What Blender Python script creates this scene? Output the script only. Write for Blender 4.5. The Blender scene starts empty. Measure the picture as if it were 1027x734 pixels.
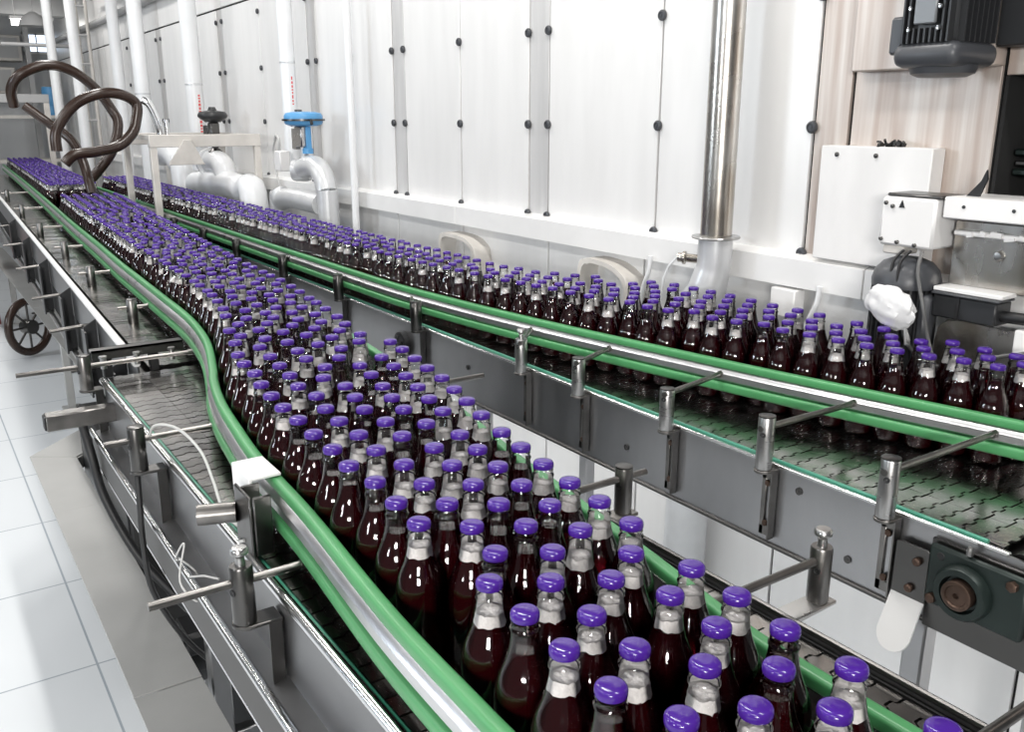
import bpy, bmesh, math, random
import numpy as np
from mathutils import Vector, Matrix

random.seed(7)
SC = bpy.context.scene
COL = SC.collection
PI = math.pi

# ------------------------------------------------------------------ camera and view
cam_d = bpy.data.cameras.new('camera')
cam = bpy.data.objects.new('camera', cam_d)
COL.objects.link(cam)
cam_d.sensor_fit = 'HORIZONTAL'
cam_d.sensor_width = 36.0
cam_d.lens = 36.0 * 900.0 / 1027.0
cam_d.clip_start = 0.02
cam_d.clip_end = 200
cam.location = (0, 0, 1.63)
cam.rotation_euler = (math.radians(90 - 15.465), 0, math.radians(-34.027))
SC.camera = cam
vs = SC.view_settings
vs.view_transform = 'Standard'
vs.look = 'None'
vs.gamma = 1.0
vs.use_curve_mapping = False
vs.exposure = -0.42

# ------------------------------------------------------------------ materials
def new_mat(name):
    m = bpy.data.materials.new(name)
    m.use_nodes = True
    nt = m.node_tree
    return m, nt, nt.nodes['Principled BSDF']

def plain(name, col, rough=.5, metal=0.0, noise=0.0, nscale=8.0, stretch=(1, 1, 1), col2=None, bump=0.0, spec=None, rnoise=0.0):
    m, nt, b = new_mat(name)
    b.inputs['Base Color'].default_value = (*col, 1)
    b.inputs['Roughness'].default_value = rough
    b.inputs['Metallic'].default_value = metal
    if spec is not None:
        b.inputs['Specular IOR Level'].default_value = spec
    if noise or bump or rnoise:
        tc = nt.nodes.new('ShaderNodeTexCoord')
        mp = nt.nodes.new('ShaderNodeMapping')
        mp.inputs['Scale'].default_value = stretch
        nz = nt.nodes.new('ShaderNodeTexNoise')
        nz.inputs['Scale'].default_value = nscale
        nz.inputs['Detail'].default_value = 5
        nt.links.new(tc.outputs['Object'], mp.inputs['Vector'])
        nt.links.new(mp.outputs['Vector'], nz.inputs['Vector'])
        if noise:
            rp = nt.nodes.new('ShaderNodeValToRGB')
            c2 = col2 or tuple(c * (1 - noise) for c in col)
            rp.color_ramp.elements[0].position = .35
            rp.color_ramp.elements[1].position = .65
            rp.color_ramp.elements[0].color = (*c2, 1)
            rp.color_ramp.elements[1].color = (*col, 1)
            nt.links.new(nz.outputs['Fac'], rp.inputs['Fac'])
            nt.links.new(rp.outputs['Color'], b.inputs['Base Color'])
        if rnoise:
            mr = nt.nodes.new('ShaderNodeMapRange')
            mr.inputs['To Min'].default_value = max(0.03, rough - rnoise)
            mr.inputs['To Max'].default_value = rough + rnoise
            nt.links.new(nz.outputs['Fac'], mr.inputs['Value'])
            nt.links.new(mr.outputs['Result'], b.inputs['Roughness'])
        if bump:
            bp = nt.nodes.new('ShaderNodeBump')
            bp.inputs['Strength'].default_value = bump
            bp.inputs['Distance'].default_value = .004
            nt.links.new(nz.outputs['Fac'], bp.inputs['Height'])
            nt.links.new(bp.outputs['Normal'], b.inputs['Normal'])
    return m

def glass_mat():
    m = bpy.data.materials.new('clear_glass')
    m.use_nodes = True
    nt = m.node_tree
    nt.nodes.remove(nt.nodes['Principled BSDF'])
    out = nt.nodes['Material Output']
    tr = nt.nodes.new('ShaderNodeBsdfTransparent')
    tr.inputs['Color'].default_value = (.985, .99, .985, 1)
    gl = nt.nodes.new('ShaderNodeBsdfGlossy')
    gl.inputs['Roughness'].default_value = .035
    gl.inputs['Color'].default_value = (1, 1, 1, 1)
    fr = nt.nodes.new('ShaderNodeFresnel')
    fr.inputs['IOR'].default_value = 1.52
    mx = nt.nodes.new('ShaderNodeMixShader')
    nt.links.new(fr.outputs['Fac'], mx.inputs['Fac'])
    nt.links.new(tr.outputs['BSDF'], mx.inputs[1])
    nt.links.new(gl.outputs['BSDF'], mx.inputs[2])
    nt.links.new(mx.outputs['Shader'], out.inputs['Surface'])
    return m

def juice_mat():
    m, nt, b = new_mat('dark_red_juice')
    b.inputs['Base Color'].default_value = (.085, .004, .008, 1)
    b.inputs['Roughness'].default_value = .04
    b.inputs['IOR'].default_value = 1.34
    b.inputs['Transmission Weight'].default_value = .80
    b.inputs['Specular IOR Level'].default_value = .35
    return m

def floor_mat():
    m, nt, b = new_mat('floor_tiles')
    tc = nt.nodes.new('ShaderNodeTexCoord')
    mp = nt.nodes.new('ShaderNodeMapping')
    mp.inputs['Location'].default_value = (-.297, -.315, 0)
    br = nt.nodes.new('ShaderNodeTexBrick')
    br.offset = 0.0
    br.inputs['Scale'].default_value = 1.0
    br.inputs['Brick Width'].default_value = .605
    br.inputs['Row Height'].default_value = .605
    br.inputs['Mortar Size'].default_value = .0035
    br.inputs['Mortar Smooth'].default_value = .1
    br.inputs['Color1'].default_value = (.67, .695, .715, 1)
    br.inputs['Color2'].default_value = (.69, .715, .735, 1)
    br.inputs['Mortar'].default_value = (.36, .40, .44, 1)
    nt.links.new(tc.outputs['Object'], mp.inputs['Vector'])
    nt.links.new(mp.outputs['Vector'], br.inputs['Vector'])
    nt.links.new(br.outputs['Color'], b.inputs['Base Color'])
    b.inputs['Roughness'].default_value = .45
    b.inputs['Specular IOR Level'].default_value = .06
    return m

def emis(name, col, s):
    m, nt, b = new_mat(name)
    b.inputs['Base Color'].default_value = (*col, 1)
    b.inputs['Emission Color'].default_value = (*col, 1)
    b.inputs['Emission Strength'].default_value = s
    return m

M = {}
M['floor'] = floor_mat()
M['steel'] = plain('brushed_steel', (.46, .455, .45), .30, 1.0, rnoise=.10, nscale=30, stretch=(1, 1, 6))
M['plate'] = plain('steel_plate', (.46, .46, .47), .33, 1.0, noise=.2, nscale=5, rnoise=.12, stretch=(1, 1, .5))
M['plate_near'] = plain('darkened_steel_plate', (.29, .29, .295), .36, 1.0, noise=.2, nscale=5, rnoise=.12, stretch=(1, 1, .5))  # copy of the plate steel, colour darkened in place of a dimmer reflection
M['bright'] = plain('polished_steel', (.78, .78, .78), .16, 1.0)
M['rail'] = plain('rail_channel_steel', (.74, .73, .74), .30, 1.0, rnoise=.08, nscale=12)
M['slat'] = plain('belt_steel', (.44, .425, .41), .20, 1.0, rnoise=.12, nscale=14)
M['dsteel'] = plain('dark_steel', (.11, .107, .104), .32, 1.0, rnoise=.10, nscale=20)
M['post'] = plain('worn_steel', (.25, .24, .23), .33, 1.0, noise=.35, nscale=18, rnoise=.10)
M['rubber'] = plain('black_rubber', (.012, .012, .013), .5)
M['blackpaint'] = plain('black_paint', (.022, .023, .025), .38, rnoise=.08, nscale=12)
M['motor'] = plain('motor_grey', (.055, .058, .065), .38)
M['motor2'] = plain('motor_plate', (.20, .21, .22), .4, .3)
M['green'] = plain('green_plastic', (.075, .30, .112), .36, noise=.15, nscale=6)
M['teal'] = plain('teal_plastic', (.05, .26, .17), .30)
M['cap'] = plain('purple_cap', (.056, .014, .235), .16, noise=.1, nscale=40)
M['foam'] = plain('juice_foam', (.95, .90, .885), .75, noise=.14, nscale=210, bump=.4)
M['glass'] = glass_mat()
M['juice'] = juice_mat()
M['panel'] = plain('white_steel_panel', (.865, .86, .85), .36, .15, noise=.05, nscale=4, stretch=(1, 3, .5), rnoise=.08)
M['strip'] = plain('grey_steel_strip', (.66, .655, .65), .36, .2, noise=.12, nscale=6, stretch=(1, 4, .4))
M['stain'] = plain('stained_steel', (.66, .61, .565), .38, .2, noise=.3, col2=(.47, .385, .335), nscale=7, stretch=(1, 5, .22))
M['ledge'] = plain('ledge_steel', (.90, .895, .885), .32, .1, noise=.06, nscale=5)
M['pipewhite'] = plain('white_pipe', (.82, .83, .84), .30, noise=.05, nscale=5)
M['pipegrey'] = plain('grey_pipe', (.66, .67, .68), .34, .3, noise=.1, nscale=9)
M['rustpipe'] = plain('weathered_steel', (.60, .585, .56), .27, .95, noise=.35, col2=(.40, .36, .31), nscale=9, stretch=(1, 1, .5), rnoise=.1)
M['white'] = plain('white_paint', (.84, .83, .82), .42, noise=.08, nscale=10, stretch=(1, 1, .4))
M['cream'] = plain('cream_paint', (.66, .63, .59), .45, noise=.15, nscale=10)
M['hose'] = plain('brown_hose', (.036, .019, .013), .27, noise=.3, nscale=10)
M['blue'] = plain('blue_paint', (.10, .33, .62), .35)
M['red'] = plain('red_paint', (.72, .13, .13), .5)
M['darkred'] = plain('dark_red_paint', (.16, .03, .025), .5)
M['bag'] = plain('white_plastic_film', (.86, .86, .86), .28, noise=.1, nscale=12)
M['bag'].node_tree.nodes['Principled BSDF'].inputs['Transmission Weight'].default_value = .15
M['lid'] = plain('duct_steel', (.40, .40, .39), .55, .15, noise=.12, nscale=4, rnoise=.1)
M['brown'] = plain('rusty_bronze', (.13, .085, .065), .45, .8, noise=.4, nscale=30)
M['greenhousing'] = plain('dark_green_housing', (.022, .034, .031), .38, .4, noise=.3, nscale=12)
M['darkbeam'] = plain('dark_frame_paint', (.07, .068, .066), .5, .3)
M['matblack'] = plain('matt_black', (.012, .012, .012), .85)
M['wall'] = plain('grey_wall', (.55, .56, .57), .6)
M['beam'] = plain('grey_beam', (.42, .42, .42), .6)
M['ceil'] = plain('ceiling_paint', (.32, .32, .32), .7)
M['dark'] = plain('dark_gap', (.01, .01, .01), .7)
M['cable'] = plain('grey_cable', (.50, .50, .49), .4)
M['darkcable'] = plain('dark_grey_cable', (.10, .10, .10), .35)
M['lamp'] = emis('lamp_tube', (1, .99, .95), 12)
M['sky'] = emis('window_daylight', (.72, .84, 1.0), 2.2)

# ------------------------------------------------------------------ mesh helpers (all coordinates in metres)
class MB:
    def __init__(s):
        s.bm = bmesh.new()
    def box(s, x0, x1, y0, y1, z0, z1, bev=0.0, seg=1):
        return s.obox(((x0 + x1) / 2, (y0 + y1) / 2, (z0 + z1) / 2), (abs(x1 - x0), abs(y1 - y0), abs(z1 - z0)), bev=bev, seg=seg)
    def obox(s, c, size, rz=0.0, bev=0.0, seg=1, rot=None):
        R = rot if rot is not None else Matrix.Rotation(rz, 4, 'Z')
        mat = Matrix.Translation(c) @ R @ Matrix.Diagonal((*size, 1))
        r = bmesh.ops.create_cube(s.bm, size=1.0, matrix=mat)
        if bev:
            es = list({e for v in r['verts'] for e in v.link_edges})
            bmesh.ops.bevel(s.bm, geom=es, offset=min(bev, min(size) * .45), segments=seg, affect='EDGES', profile=.5)
        return s
    def tube(s, pts, r, n=10, cap=True):
        pts = [Vector(p) for p in pts]
        rs = r if isinstance(r, (list, tuple)) else [r] * len(pts)
        rings = []
        up = None
        for i, p in enumerate(pts):
            t = (pts[min(i + 1, len(pts) - 1)] - pts[max(i - 1, 0)]).normalized()
            if up is None:
                a = Vector((0, 0, 1)) if abs(t.z) < .9 else Vector((1, 0, 0))
                up = (a - t * a.dot(t)).normalized()
            else:
                up = (up - t * up.dot(t)).normalized()
            sd = t.cross(up)
            rings.append([s.bm.verts.new(p + (up * math.cos(2 * PI * k / n) + sd * math.sin(2 * PI * k / n)) * rs[i]) for k in range(n)])
        for a, b in zip(rings, rings[1:]):
            for k in range(n):
                s.bm.faces.new((a[k], a[(k + 1) % n], b[(k + 1) % n], b[k]))
        if cap:
            s.bm.faces.new(rings[0][::-1])
            s.bm.faces.new(rings[-1])
        return s
    def cyl(s, a, b, r, n=16, r2=None):
        return s.tube([a, b], [r, r if r2 is None else r2], n)
    def lathe(s, prof, o=(0, 0, 0), n=24, axis=None, mi=0):
        """prof: (radius, height) pairs from bottom to top; closed where the radius is 0"""
        R = Matrix.Identity(3)
        if axis is not None:
            R = Vector((0, 0, 1)).rotation_difference(Vector(axis).normalized()).to_matrix()
        o = Vector(o)
        rings = []
        for r, h in prof:
            if r <= 1e-6:
                rings.append([s.bm.verts.new(o + R @ Vector((0, 0, h)))])
            else:
                rings.append([s.bm.verts.new(o + R @ Vector((r * math.cos(2 * PI * k / n), r * math.sin(2 * PI * k / n), h))) for k in range(n)])
        for a, b in zip(rings, rings[1:]):
            for k in range(n):
                k2 = (k + 1) % n
                if len(a) == 1 and len(b) == 1:
                    continue
                if len(a) == 1:
                    f = s.bm.faces.new((a[0], b[k2], b[k]))
                elif len(b) == 1:
                    f = s.bm.faces.new((a[k], a[k2], b[0]))
                else:
                    f = s.bm.faces.new((a[k], a[k2], b[k2], b[k]))
                f.material_index = mi
        return s
    def sweep(s, prof, path, closed=True, caps=True):
        """prof: (n, z) cross-section, n measured to the right of the walking direction; path: (x, y)"""
        P = [Vector((p[0], p[1])) for p in path]
        rings = []
        for i, p in enumerate(P):
            t = (P[min(i + 1, len(P) - 1)] - P[max(i - 1, 0)]).normalized()
            nr = Vector((t.y, -t.x))
            rings.append([s.bm.verts.new((p.x + nr.x * a, p.y + nr.y * a, z)) for a, z in prof])
        m = len(prof)
        for a, b in zip(rings, rings[1:]):
            for k in range(m if closed else m - 1):
                s.bm.faces.new((a[k], a[(k + 1) % m], b[(k + 1) % m], b[k]))
        if caps and closed:
            s.bm.faces.new(rings[0][::-1])
            s.bm.faces.new(rings[-1])
        return s
    def prism(s, poly, origin, ux, uy, thick, bev=0.0):
        """poly: 2-D outline in the plane (ux, uy) at origin, extruded by thick along ux x uy"""
        ux, uy, o = Vector(ux), Vector(uy), Vector(origin)
        n = ux.cross(uy).normalized() * thick
        a = [s.bm.verts.new(o + ux * p[0] + uy * p[1]) for p in poly]
        b = [s.bm.verts.new(v.co + n) for v in a]
        fs = [s.bm.faces.new(a[::-1]), s.bm.faces.new(b)]
        for k in range(len(a)):
            k2 = (k + 1) % len(a)
            fs.append(s.bm.faces.new((a[k], a[k2], b[k2], b[k])))
        if bev:
            es = list({e for f in fs[:2] for e in f.edges})
            bmesh.ops.bevel(s.bm, geom=es, offset=bev, segments=1, affect='EDGES')
        return s
    def mesh(s, name, mats, smooth=40):
        bmesh.ops.recalc_face_normals(s.bm, faces=s.bm.faces)
        me = bpy.data.meshes.new(name)
        s.bm.to_mesh(me)
        s.bm.free()
        for m in (mats if isinstance(mats, (list, tuple)) else [mats]):
            me.materials.append(m)
        if smooth:
            me.shade_smooth()
            me.set_sharp_from_angle(angle=math.radians(smooth))
        return me
    def obj(s, name, mat, parent=None, smooth=40):
        o = bpy.data.objects.new(name, s.mesh(name, mat, smooth))
        COL.objects.link(o)
        if parent is not None:
            o.parent = parent
            if parent.type == 'EMPTY':
                o.location = -parent.location
        return o

def bolts(name, mat, parent, prof, pts, axis, n=8):
    for p in pts:
        MB().lathe(prof, p, n, axis=axis).obj(name, M[mat], parent)

def tag(o, label, cat, group=None, kind=None):
    o['label'] = label
    o['category'] = cat
    if group:
        o['group'] = group
    if kind:
        o['kind'] = kind
    return o

def thing(name, loc, label, cat, group=None):
    o = bpy.data.objects.new(name, None)
    o.empty_display_size = .05
    o.location = loc
    COL.objects.link(o)
    return tag(o, label, cat, group)

def struct(o, label, cat):
    return tag(o, label, cat, kind='structure')

def catmull(pts, n=6):
    P = [np.array(p, float) for p in pts]
    out = []
    for i in range(len(P) - 1):
        p0, p1, p2, p3 = P[max(i - 1, 0)], P[i], P[i + 1], P[min(i + 2, len(P) - 1)]
        for k in range(n):
            t = k / n
            out.append(tuple(.5 * ((2 * p1) + (p2 - p0) * t + (2 * p0 - 5 * p1 + 4 * p2 - p3) * t * t + (3 * p1 - p0 - 3 * p2 + p3) * t ** 3)))
    out.append(tuple(P[-1]))
    return out

def rounded_rect(n0, n1, z0, z1, r, k=3):
    pts = []
    for cx, cz, a0 in ((n1 - r, z1 - r, 0), (n0 + r, z1 - r, 90), (n0 + r, z0 + r, 180), (n1 - r, z0 + r, 270)):
        for j in range(k + 1):
            a = math.radians(a0 + 90 * j / k)
            pts.append((cx + r * math.cos(a), cz + r * math.sin(a)))
    return pts

# ------------------------------------------------------------------ the setting
struct(MB().box(-6, 12, -4, 26, -.05, 0).obj('floor', M['floor']), 'white tiled floor of the bottling hall', 'floor')
struct(MB().box(-6, 12, -4, 26, 3.9, 3.95).obj('ceiling', M['ceil']), 'pale ceiling of the bottling hall', 'ceiling')
wb = MB()
wb.box(-6, 1.80, 15, 15.15, 0, 3.9)
wb.box(2.15, 12, 15, 15.15, 0, 3.9)
wb.box(1.80, 2.15, 15, 15.15, 0, 2.53)
wb.box(1.80, 2.15, 15, 15.15, 2.77, 3.9)
struct(wb.obj('wall_back', M['wall']), 'grey end wall of the hall behind the machinery', 'wall')
wn = MB()
wn.box(1.80, 2.15, 15.04, 15.06, 2.53, 2.77)
wn = struct(wn.obj('window_1', M['sky']), 'small high bluish window in the grey end wall', 'window')
fr = MB()
for a, b, c, d in ((1.78, 1.815, 2.50, 2.79), (2.135, 2.17, 2.50, 2.79), (1.955, 1.97, 2.5, 2.79), (1.78, 2.17, 2.50, 2.535), (1.78, 2.17, 2.76, 2.79)):
    fr.box(a, b, 14.97, 15.03, c, d)
fr.obj('window_frame', M['white'], wn)
struct(MB().box(-2, 3.2, 13.2, 13.5, 2.86, 3.2).obj('trim_1', M['beam']), 'grey beam crossing below the ceiling at the hall end', 'beam')

# ------------------------------------------------------------------ lane geometry
RAIL_L = [(.402, .10), (.403, .55), (.404, .65), (.410, .85), (.434, 1.15), (.444, 1.36), (.450, 1.45), (.466, 1.59), (.487, 1.75), (.520, 1.915), (.546, 2.01), (.604, 2.253), (.636, 2.46), (.655, 2.67), (.667, 2.966), (.684, 3.396), (.700, 3.80), (.732, 4.41), (.776, 5.36), (.860, 6.95), (.980, 9.3), (1.14, 12.8)]
RAIL_LR = [(.700, .20), (.700, .45), (.704, .58), (.722, .70), (.738, .80), (.757, .93), (.775, 1.05), (.787, 1.15), (.805, 1.25), (.836, 1.42), (.860, 1.60), (.882, 1.76), (.905, 1.95), (.925, 2.15), (.940, 2.4), (.948, 2.7), (.960, 3.0), (1.005, 3.6), (1.075, 4.6), (1.18, 6.0), (1.27, 7.5), (1.36, 9.3), (1.50, 12.8)]
RAIL_R = [(1.75, .50), (1.694, .787), (1.636, 1.05), (1.580, 1.31), (1.524, 1.62), (1.472, 1.92), (1.428, 2.24), (1.400, 2.52), (1.384, 2.74), (1.380, 3.05), (1.378, 3.6), (1.374, 4.16), (1.374, 5.0), (1.378, 6.2), (1.39, 8.2)]
RAIL_RR = [(1.875, .50), (1.868, 1.0), (1.868, 1.7), (1.862, 1.85), (1.815, 1.98), (1.755, 2.12), (1.695, 2.25), (1.655, 2.4), (1.640, 2.6), (1.642, 3.0), (1.650, 5.0), (1.67, 8.2)]

def interp(pts):
    xs = np.array([p[0] for p in pts])
    ys = np.array([p[1] for p in pts])
    return lambda y: float(np.interp(y, ys, xs))
fL, fLR, fR, fRR = interp(RAIL_L), interp(RAIL_LR), interp(RAIL_R), interp(RAIL_RR)
BELT = .97

def guide_rail(parent, path, side, hi=True):
    """side -1: the rail body lies to the left of its inner face, +1: to the right"""
    s = side
    pts = catmull(path, 5)
    ch = MB()
    prof = [(-.002, 1.031), (-.002, 1.063), (-.014, 1.063), (-.0205, 1.058), (-.024, 1.052), (-.024, 1.038), (-.0205, 1.034), (-.014, 1.031)]
    ch.sweep([(-s * a if s > 0 else a, z) for a, z in prof], pts)
    c = ch.obj('guide_rail', M['rail'], parent, 30)
    for nm, z0, z1, d in (('upper_guide_strip', 1.0625, 1.082, .019), ('lower_guide_strip', 1.010, 1.0315, .029)):
        st = MB()
        a, b = (-d, .0) if s < 0 else (0, d)
        st.sweep(rounded_rect(a, b, z0, z1, .0055), pts)
        o = st.obj(nm, M['green'], c, 50)
        o['label'] = 'green plastic strip'
    return c

def slat_chain(parent, x0, w, y0, y1, pitch=.0381, z=BELT - .001, skew=None):
    """one lane of hinged top plates; the plates are the belt's pattern"""
    mb = MB()
    n = int((y1 - y0) / pitch)
    g = .0019
    st = .0065
    for i in range(n):
        ya = y0 + i * pitch
        xo = skew(ya) if skew else 0.0
        a, b = ya + g, ya + pitch - g
        X = [x0 + xo + .0004, x0 + xo + w * .22, x0 + xo + w * .40, x0 + xo + w * .60, x0 + xo + w * .78, x0 + xo + w - .0004]
        out = [(X[0], a), (X[1], a), (X[1] + .003, a + st), (X[2], a + st), (X[2] + .003, a), (X[3], a), (X[3] + .003, a + st), (X[4], a + st), (X[4] + .003, a), (X[5], a),
               (X[5], b), (X[4] + .003, b), (X[4], b + st), (X[3] + .003, b + st), (X[3], b), (X[2] + .003, b), (X[2], b + st), (X[1] + .003, b + st), (X[1], b), (X[0], b)]
        tilt = random.uniform(-.0006, .0006)
        lo = [mb.bm.verts.new((p[0], p[1], z - .004)) for p in out]
        hi = [mb.bm.verts.new((p[0], p[1], z - .0005 + tilt * (1 if p[1] > ya + pitch / 2 else -1))) for p in out]
        mb.bm.faces.new(hi)
        for k in range(len(out)):
            k2 = (k + 1) % len(out)
            mb.bm.faces.new((lo[k], lo[k2], hi[k2], hi[k]))
    return mb.obj('slat_chain', M['slat'], parent, 0)

def rail_post(parent, x, y, rail_x, side, z0=.965, z1=1.065, knob=False, r=.0165, rod_out=.05, strap=True, mat='post', rod_y=0.0, zrod=1.046, dark_top=True):
    """clamp post standing on a bracket beside the side plate; its rod reaches across to the guide rail. side +1: the rail lies at larger x"""
    p = MB()
    p.lathe([(0, z0), (r * .95, z0), (r, z0 + .003), (r, z1 - .003), (r * .92, z1), (0, z1)], (x, y, 0), 20)
    p = p.obj('rail_post', M[mat], parent)
    rod = MB()
    a = (x - side * rod_out, y - rod_y * .2, zrod)
    b = (rail_x, y + rod_y, zrod)
    rod.cyl(a, b, .0062, 12)
    e = Vector(b) - Vector(a)
    e.normalize()
    rod.cyl(Vector(b) - e * .012, Vector(b), .0085, 6)
    rod.obj('clamp_rod', M['post'], p)
    hole = MB()
    hole.lathe([(0, 0), (.0055, 0), (.0055, .0022), (.0042, .0026), (0, .0006)], (x - .92 * r * .94, y - .34 * r * .94, zrod - .012), 10, axis=(-.94, -.34, 0))
    hole.obj('clamp_screw', M['rubber'], p)
    if knob:
        k = MB()
        k.lathe([(0, z1 - .002), (.0075, z1), (.0062, z1 + .012), (.009, z1 + .016), (.0125, z1 + .018), (.0125, z1 + .024), (.010, z1 + .027), (0, z1 + .0275)], (x, y, 0), 18)
        k.obj('clamp_knob', M['steel'], p)
    else:
        k = MB()
        k.lathe([(r * .82, z1 - .001), (r * .99, z1), (r * .99, z1 + .0025), (r * .8, z1 + .0035), (0, z1 + .0035)], (x, y, 0), 20)
        k.obj('end_cap', M['dsteel'], p)
    return p

def bracket(parent, x, y, side, face_x, z=.965, drop=.145, w=.034, mat='post', slot=True):
    """bent bracket: a lug under the post, then a slotted strap running down the side plate"""
    b = MB()
    lug = []
    x_far = x - side * .020
    for k in range(7):
        a = PI * k / 6
        lug.append((x - side * (math.sin(a) * .019), y + math.cos(a) * .0185))
    lug = [(face_x, y + .0185)] + lug + [(face_x, y - .0185)]
    if side < 0:
        lug = lug[::-1]
    b.prism([(q[0], q[1]) for q in lug], (0, 0, z - .007), (1, 0, 0), (0, 1, 0), .006, bev=.001)
    fx = face_x - side * .0025
    yo = y + .0
    # slotted strap: two flanks with a slot between
    b.box(fx - .0025, fx + .0025, yo - w / 2, yo - w / 2 + .011, z - drop, z - .004, bev=.0012)
    b.box(fx - .0025, fx + .0025, yo + w / 2 - .011, yo + w / 2, z - drop, z - .004, bev=.0012)
    b.box(fx - .0025, fx + .0025, yo - w / 2, yo + w / 2, z - .03, z - .004, bev=.001)
    b.box(fx - .0025, fx + .0025, yo - w / 2, yo + w / 2, z - drop, z - drop + .02, bev=.001)
    # stiffening flange
    b.box(fx - side * .018 if side > 0 else fx, fx if side > 0 else fx + .018, yo - w / 2 - .002, yo - w / 2 + .001, z - drop, z - .006)
    o = b.obj('post_bracket', M[mat], parent)
    bolts('bracket_bolt', 'brown', o, [(0, 0), (.0072, 0), (.0072, .003), (.006, .0045), (0, .0045)], [(fx - side * .003, y, z - drop + .028), (fx - side * .003, y, z - .036)], (-side, 0, 0), 6)
    return o

# ------------------------------------------------------------------ left conveyor (the near one)
CL = thing('bottle_conveyor', (.64, 1.2, 0), 'steel slat conveyor with green guide rails nearest the white floor', 'conveyor', None)
def Lfar(y):
    return .485 + .0386 * (y - 2.8)
def Lright(y):
    return float(np.interp(y, [0, 1.15, 2.5, 3.7, 6.2, 9.3, 13], [.912, .912, .985, 1.06, 1.225, 1.40, 1.54]))
ysf = [2.52, 3, 4, 5, 6, 7, 8, 9, 10, 11, 12, 12.8]
sp = MB()
sp.box(.368, .373, -.35, 2.42, .835, .975)
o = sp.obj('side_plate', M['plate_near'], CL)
sp = MB()
sp.sweep([(-.0025, .845), (.0025, .845), (.0025, .975), (-.0025, .975)], [(Lfar(y), y) for y in ysf])
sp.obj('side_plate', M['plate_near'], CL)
sp = MB()
sp.sweep([(-.0025, .80), (.0025, .80), (.0025, .975), (-.0025, .975)], [(Lright(y), y) for y in [-.35, .5, 1.15, 1.8, 2.5, 3.1, 3.7, 5, 6.2, 7.7, 9.3, 12.8]])
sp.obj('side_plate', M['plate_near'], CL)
t = MB(); t.tube([(.366, -.35, .980), (.366, 2.42, .980)], .0085, 12); t.obj('edge_tube', M['bright'], CL)
t = MB(); t.tube([(Lfar(y) - .004, y, .987) for y in ysf], .011, 12); t.obj('edge_tube', M['white'], CL)  # white colour stands in for the bright reflection on the chrome
t = MB(); t.tube([(Lright(y), y, .978) for y in [-.35, .5, 1.15, 1.8, 2.5, 3.1, 3.7, 5, 6.2, 7.7, 9.3, 12.8]], .005, 8); t.obj('edge_tube', M['dsteel'], CL)
t = MB(); t.box(.3745, .386, -.35, 2.42, .955, .974, bev=.003); t.obj('wear_strip', M['teal'], CL)
t = MB(); t.sweep([(-.008, .955), (-.004, .955), (-.004, .968), (-.008, .968)], [(Lright(y), y) for y in [-.35, .5, 1.15, 1.8, 2.5]]); t.obj('wear_strip', M['rubber'], CL)
for k in range(6):
    slat_chain(CL, .388 + k * .0852, .0852, -.3, 2.50)
for k in range(5):
    slat_chain(CL, .505 + k * .0852, .0852, 2.53, 7.0, skew=lambda y: Lfar(y) - .485 + .01)
bb = MB()
bb.sweep([(.02, .945), (.49, .945), (.49, .958), (.02, .958)], [(Lfar(y), y) for y in [7, 8, 9, 10, 11, 12, 12.8]])
bb.obj('far_belt', M['slat'], CL)
bb = MB(); bb.box(.376, .905, -.35, 2.5, .925, .945); bb.sweep([(.01, .925), (.50, .925), (.50, .94), (.01, .94)], [(Lfar(y), y) for y in ysf])
bb.obj('belt_bed', M['dsteel'], CL)
guide_rail(CL, RAIL_L, -1)
guide_rail(CL, RAIL_LR[:14], 1)
# lower frame beam, drip channel and legs
f = MB(); f.box(.329, .336, -.35, 2.45, .755, .84, bev=.002); f.box(.336, .60, -.35, 2.45, .755, .765); f.obj('frame_beam', M['darkbeam'], CL)
t = MB(); t.tube([(.329, -.35, .842), (.329, 2.45, .842)], .0075, 10); t.obj('frame_tube', M['bright'], CL)
t = MB(); t.tube([(.333, -.35, .755), (.333, 2.45, .755)], .0055, 10); t.obj('frame_tube', M['bright'], CL)
pan = MB()
prof = [(.02 + .0, .845), (-.03, .832), (-.036, .838), (.02, .85)]
pan.sweep([(a + .0, z) for a, z in prof], [(.368, -.35), (.368, 2.45)])
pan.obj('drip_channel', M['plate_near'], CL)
f = MB()
f.sweep([(.004, .70), (.01, .70), (.01, .845), (.004, .845)], [(Lfar(y), y) for y in ysf])
f.obj('frame_beam', M['matblack'], CL)  # black colour makes the far beam read as shaded gaps
t = MB(); t.tube([(Lfar(y) - .02, y, .70) for y in ysf], .011, 10); t.obj('frame_tube', M['steel'], CL)
for y in (2.7, 3.3, 4.0, 4.9, 5.9, 7.0):
    t = MB(); t.prism([(-.045, .70), (-.004, .70), (-.004, .965), (-.045, .94)], (Lfar(y), y, 0), (1, 0, 0), (0, 0, 1), .006); t.box(Lfar(y) - .05, Lfar(y) - .044, y - .05, y + .02, .70, .93); t.obj('tube_stay', M['blackpaint'], CL)
    t = MB(); t.cyl((Lfar(y) - .13, y + .18, .90), (Lfar(y) + .02, y + .18, .91), .007, 8); t.obj('tie_rod', M['post'], CL)
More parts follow.
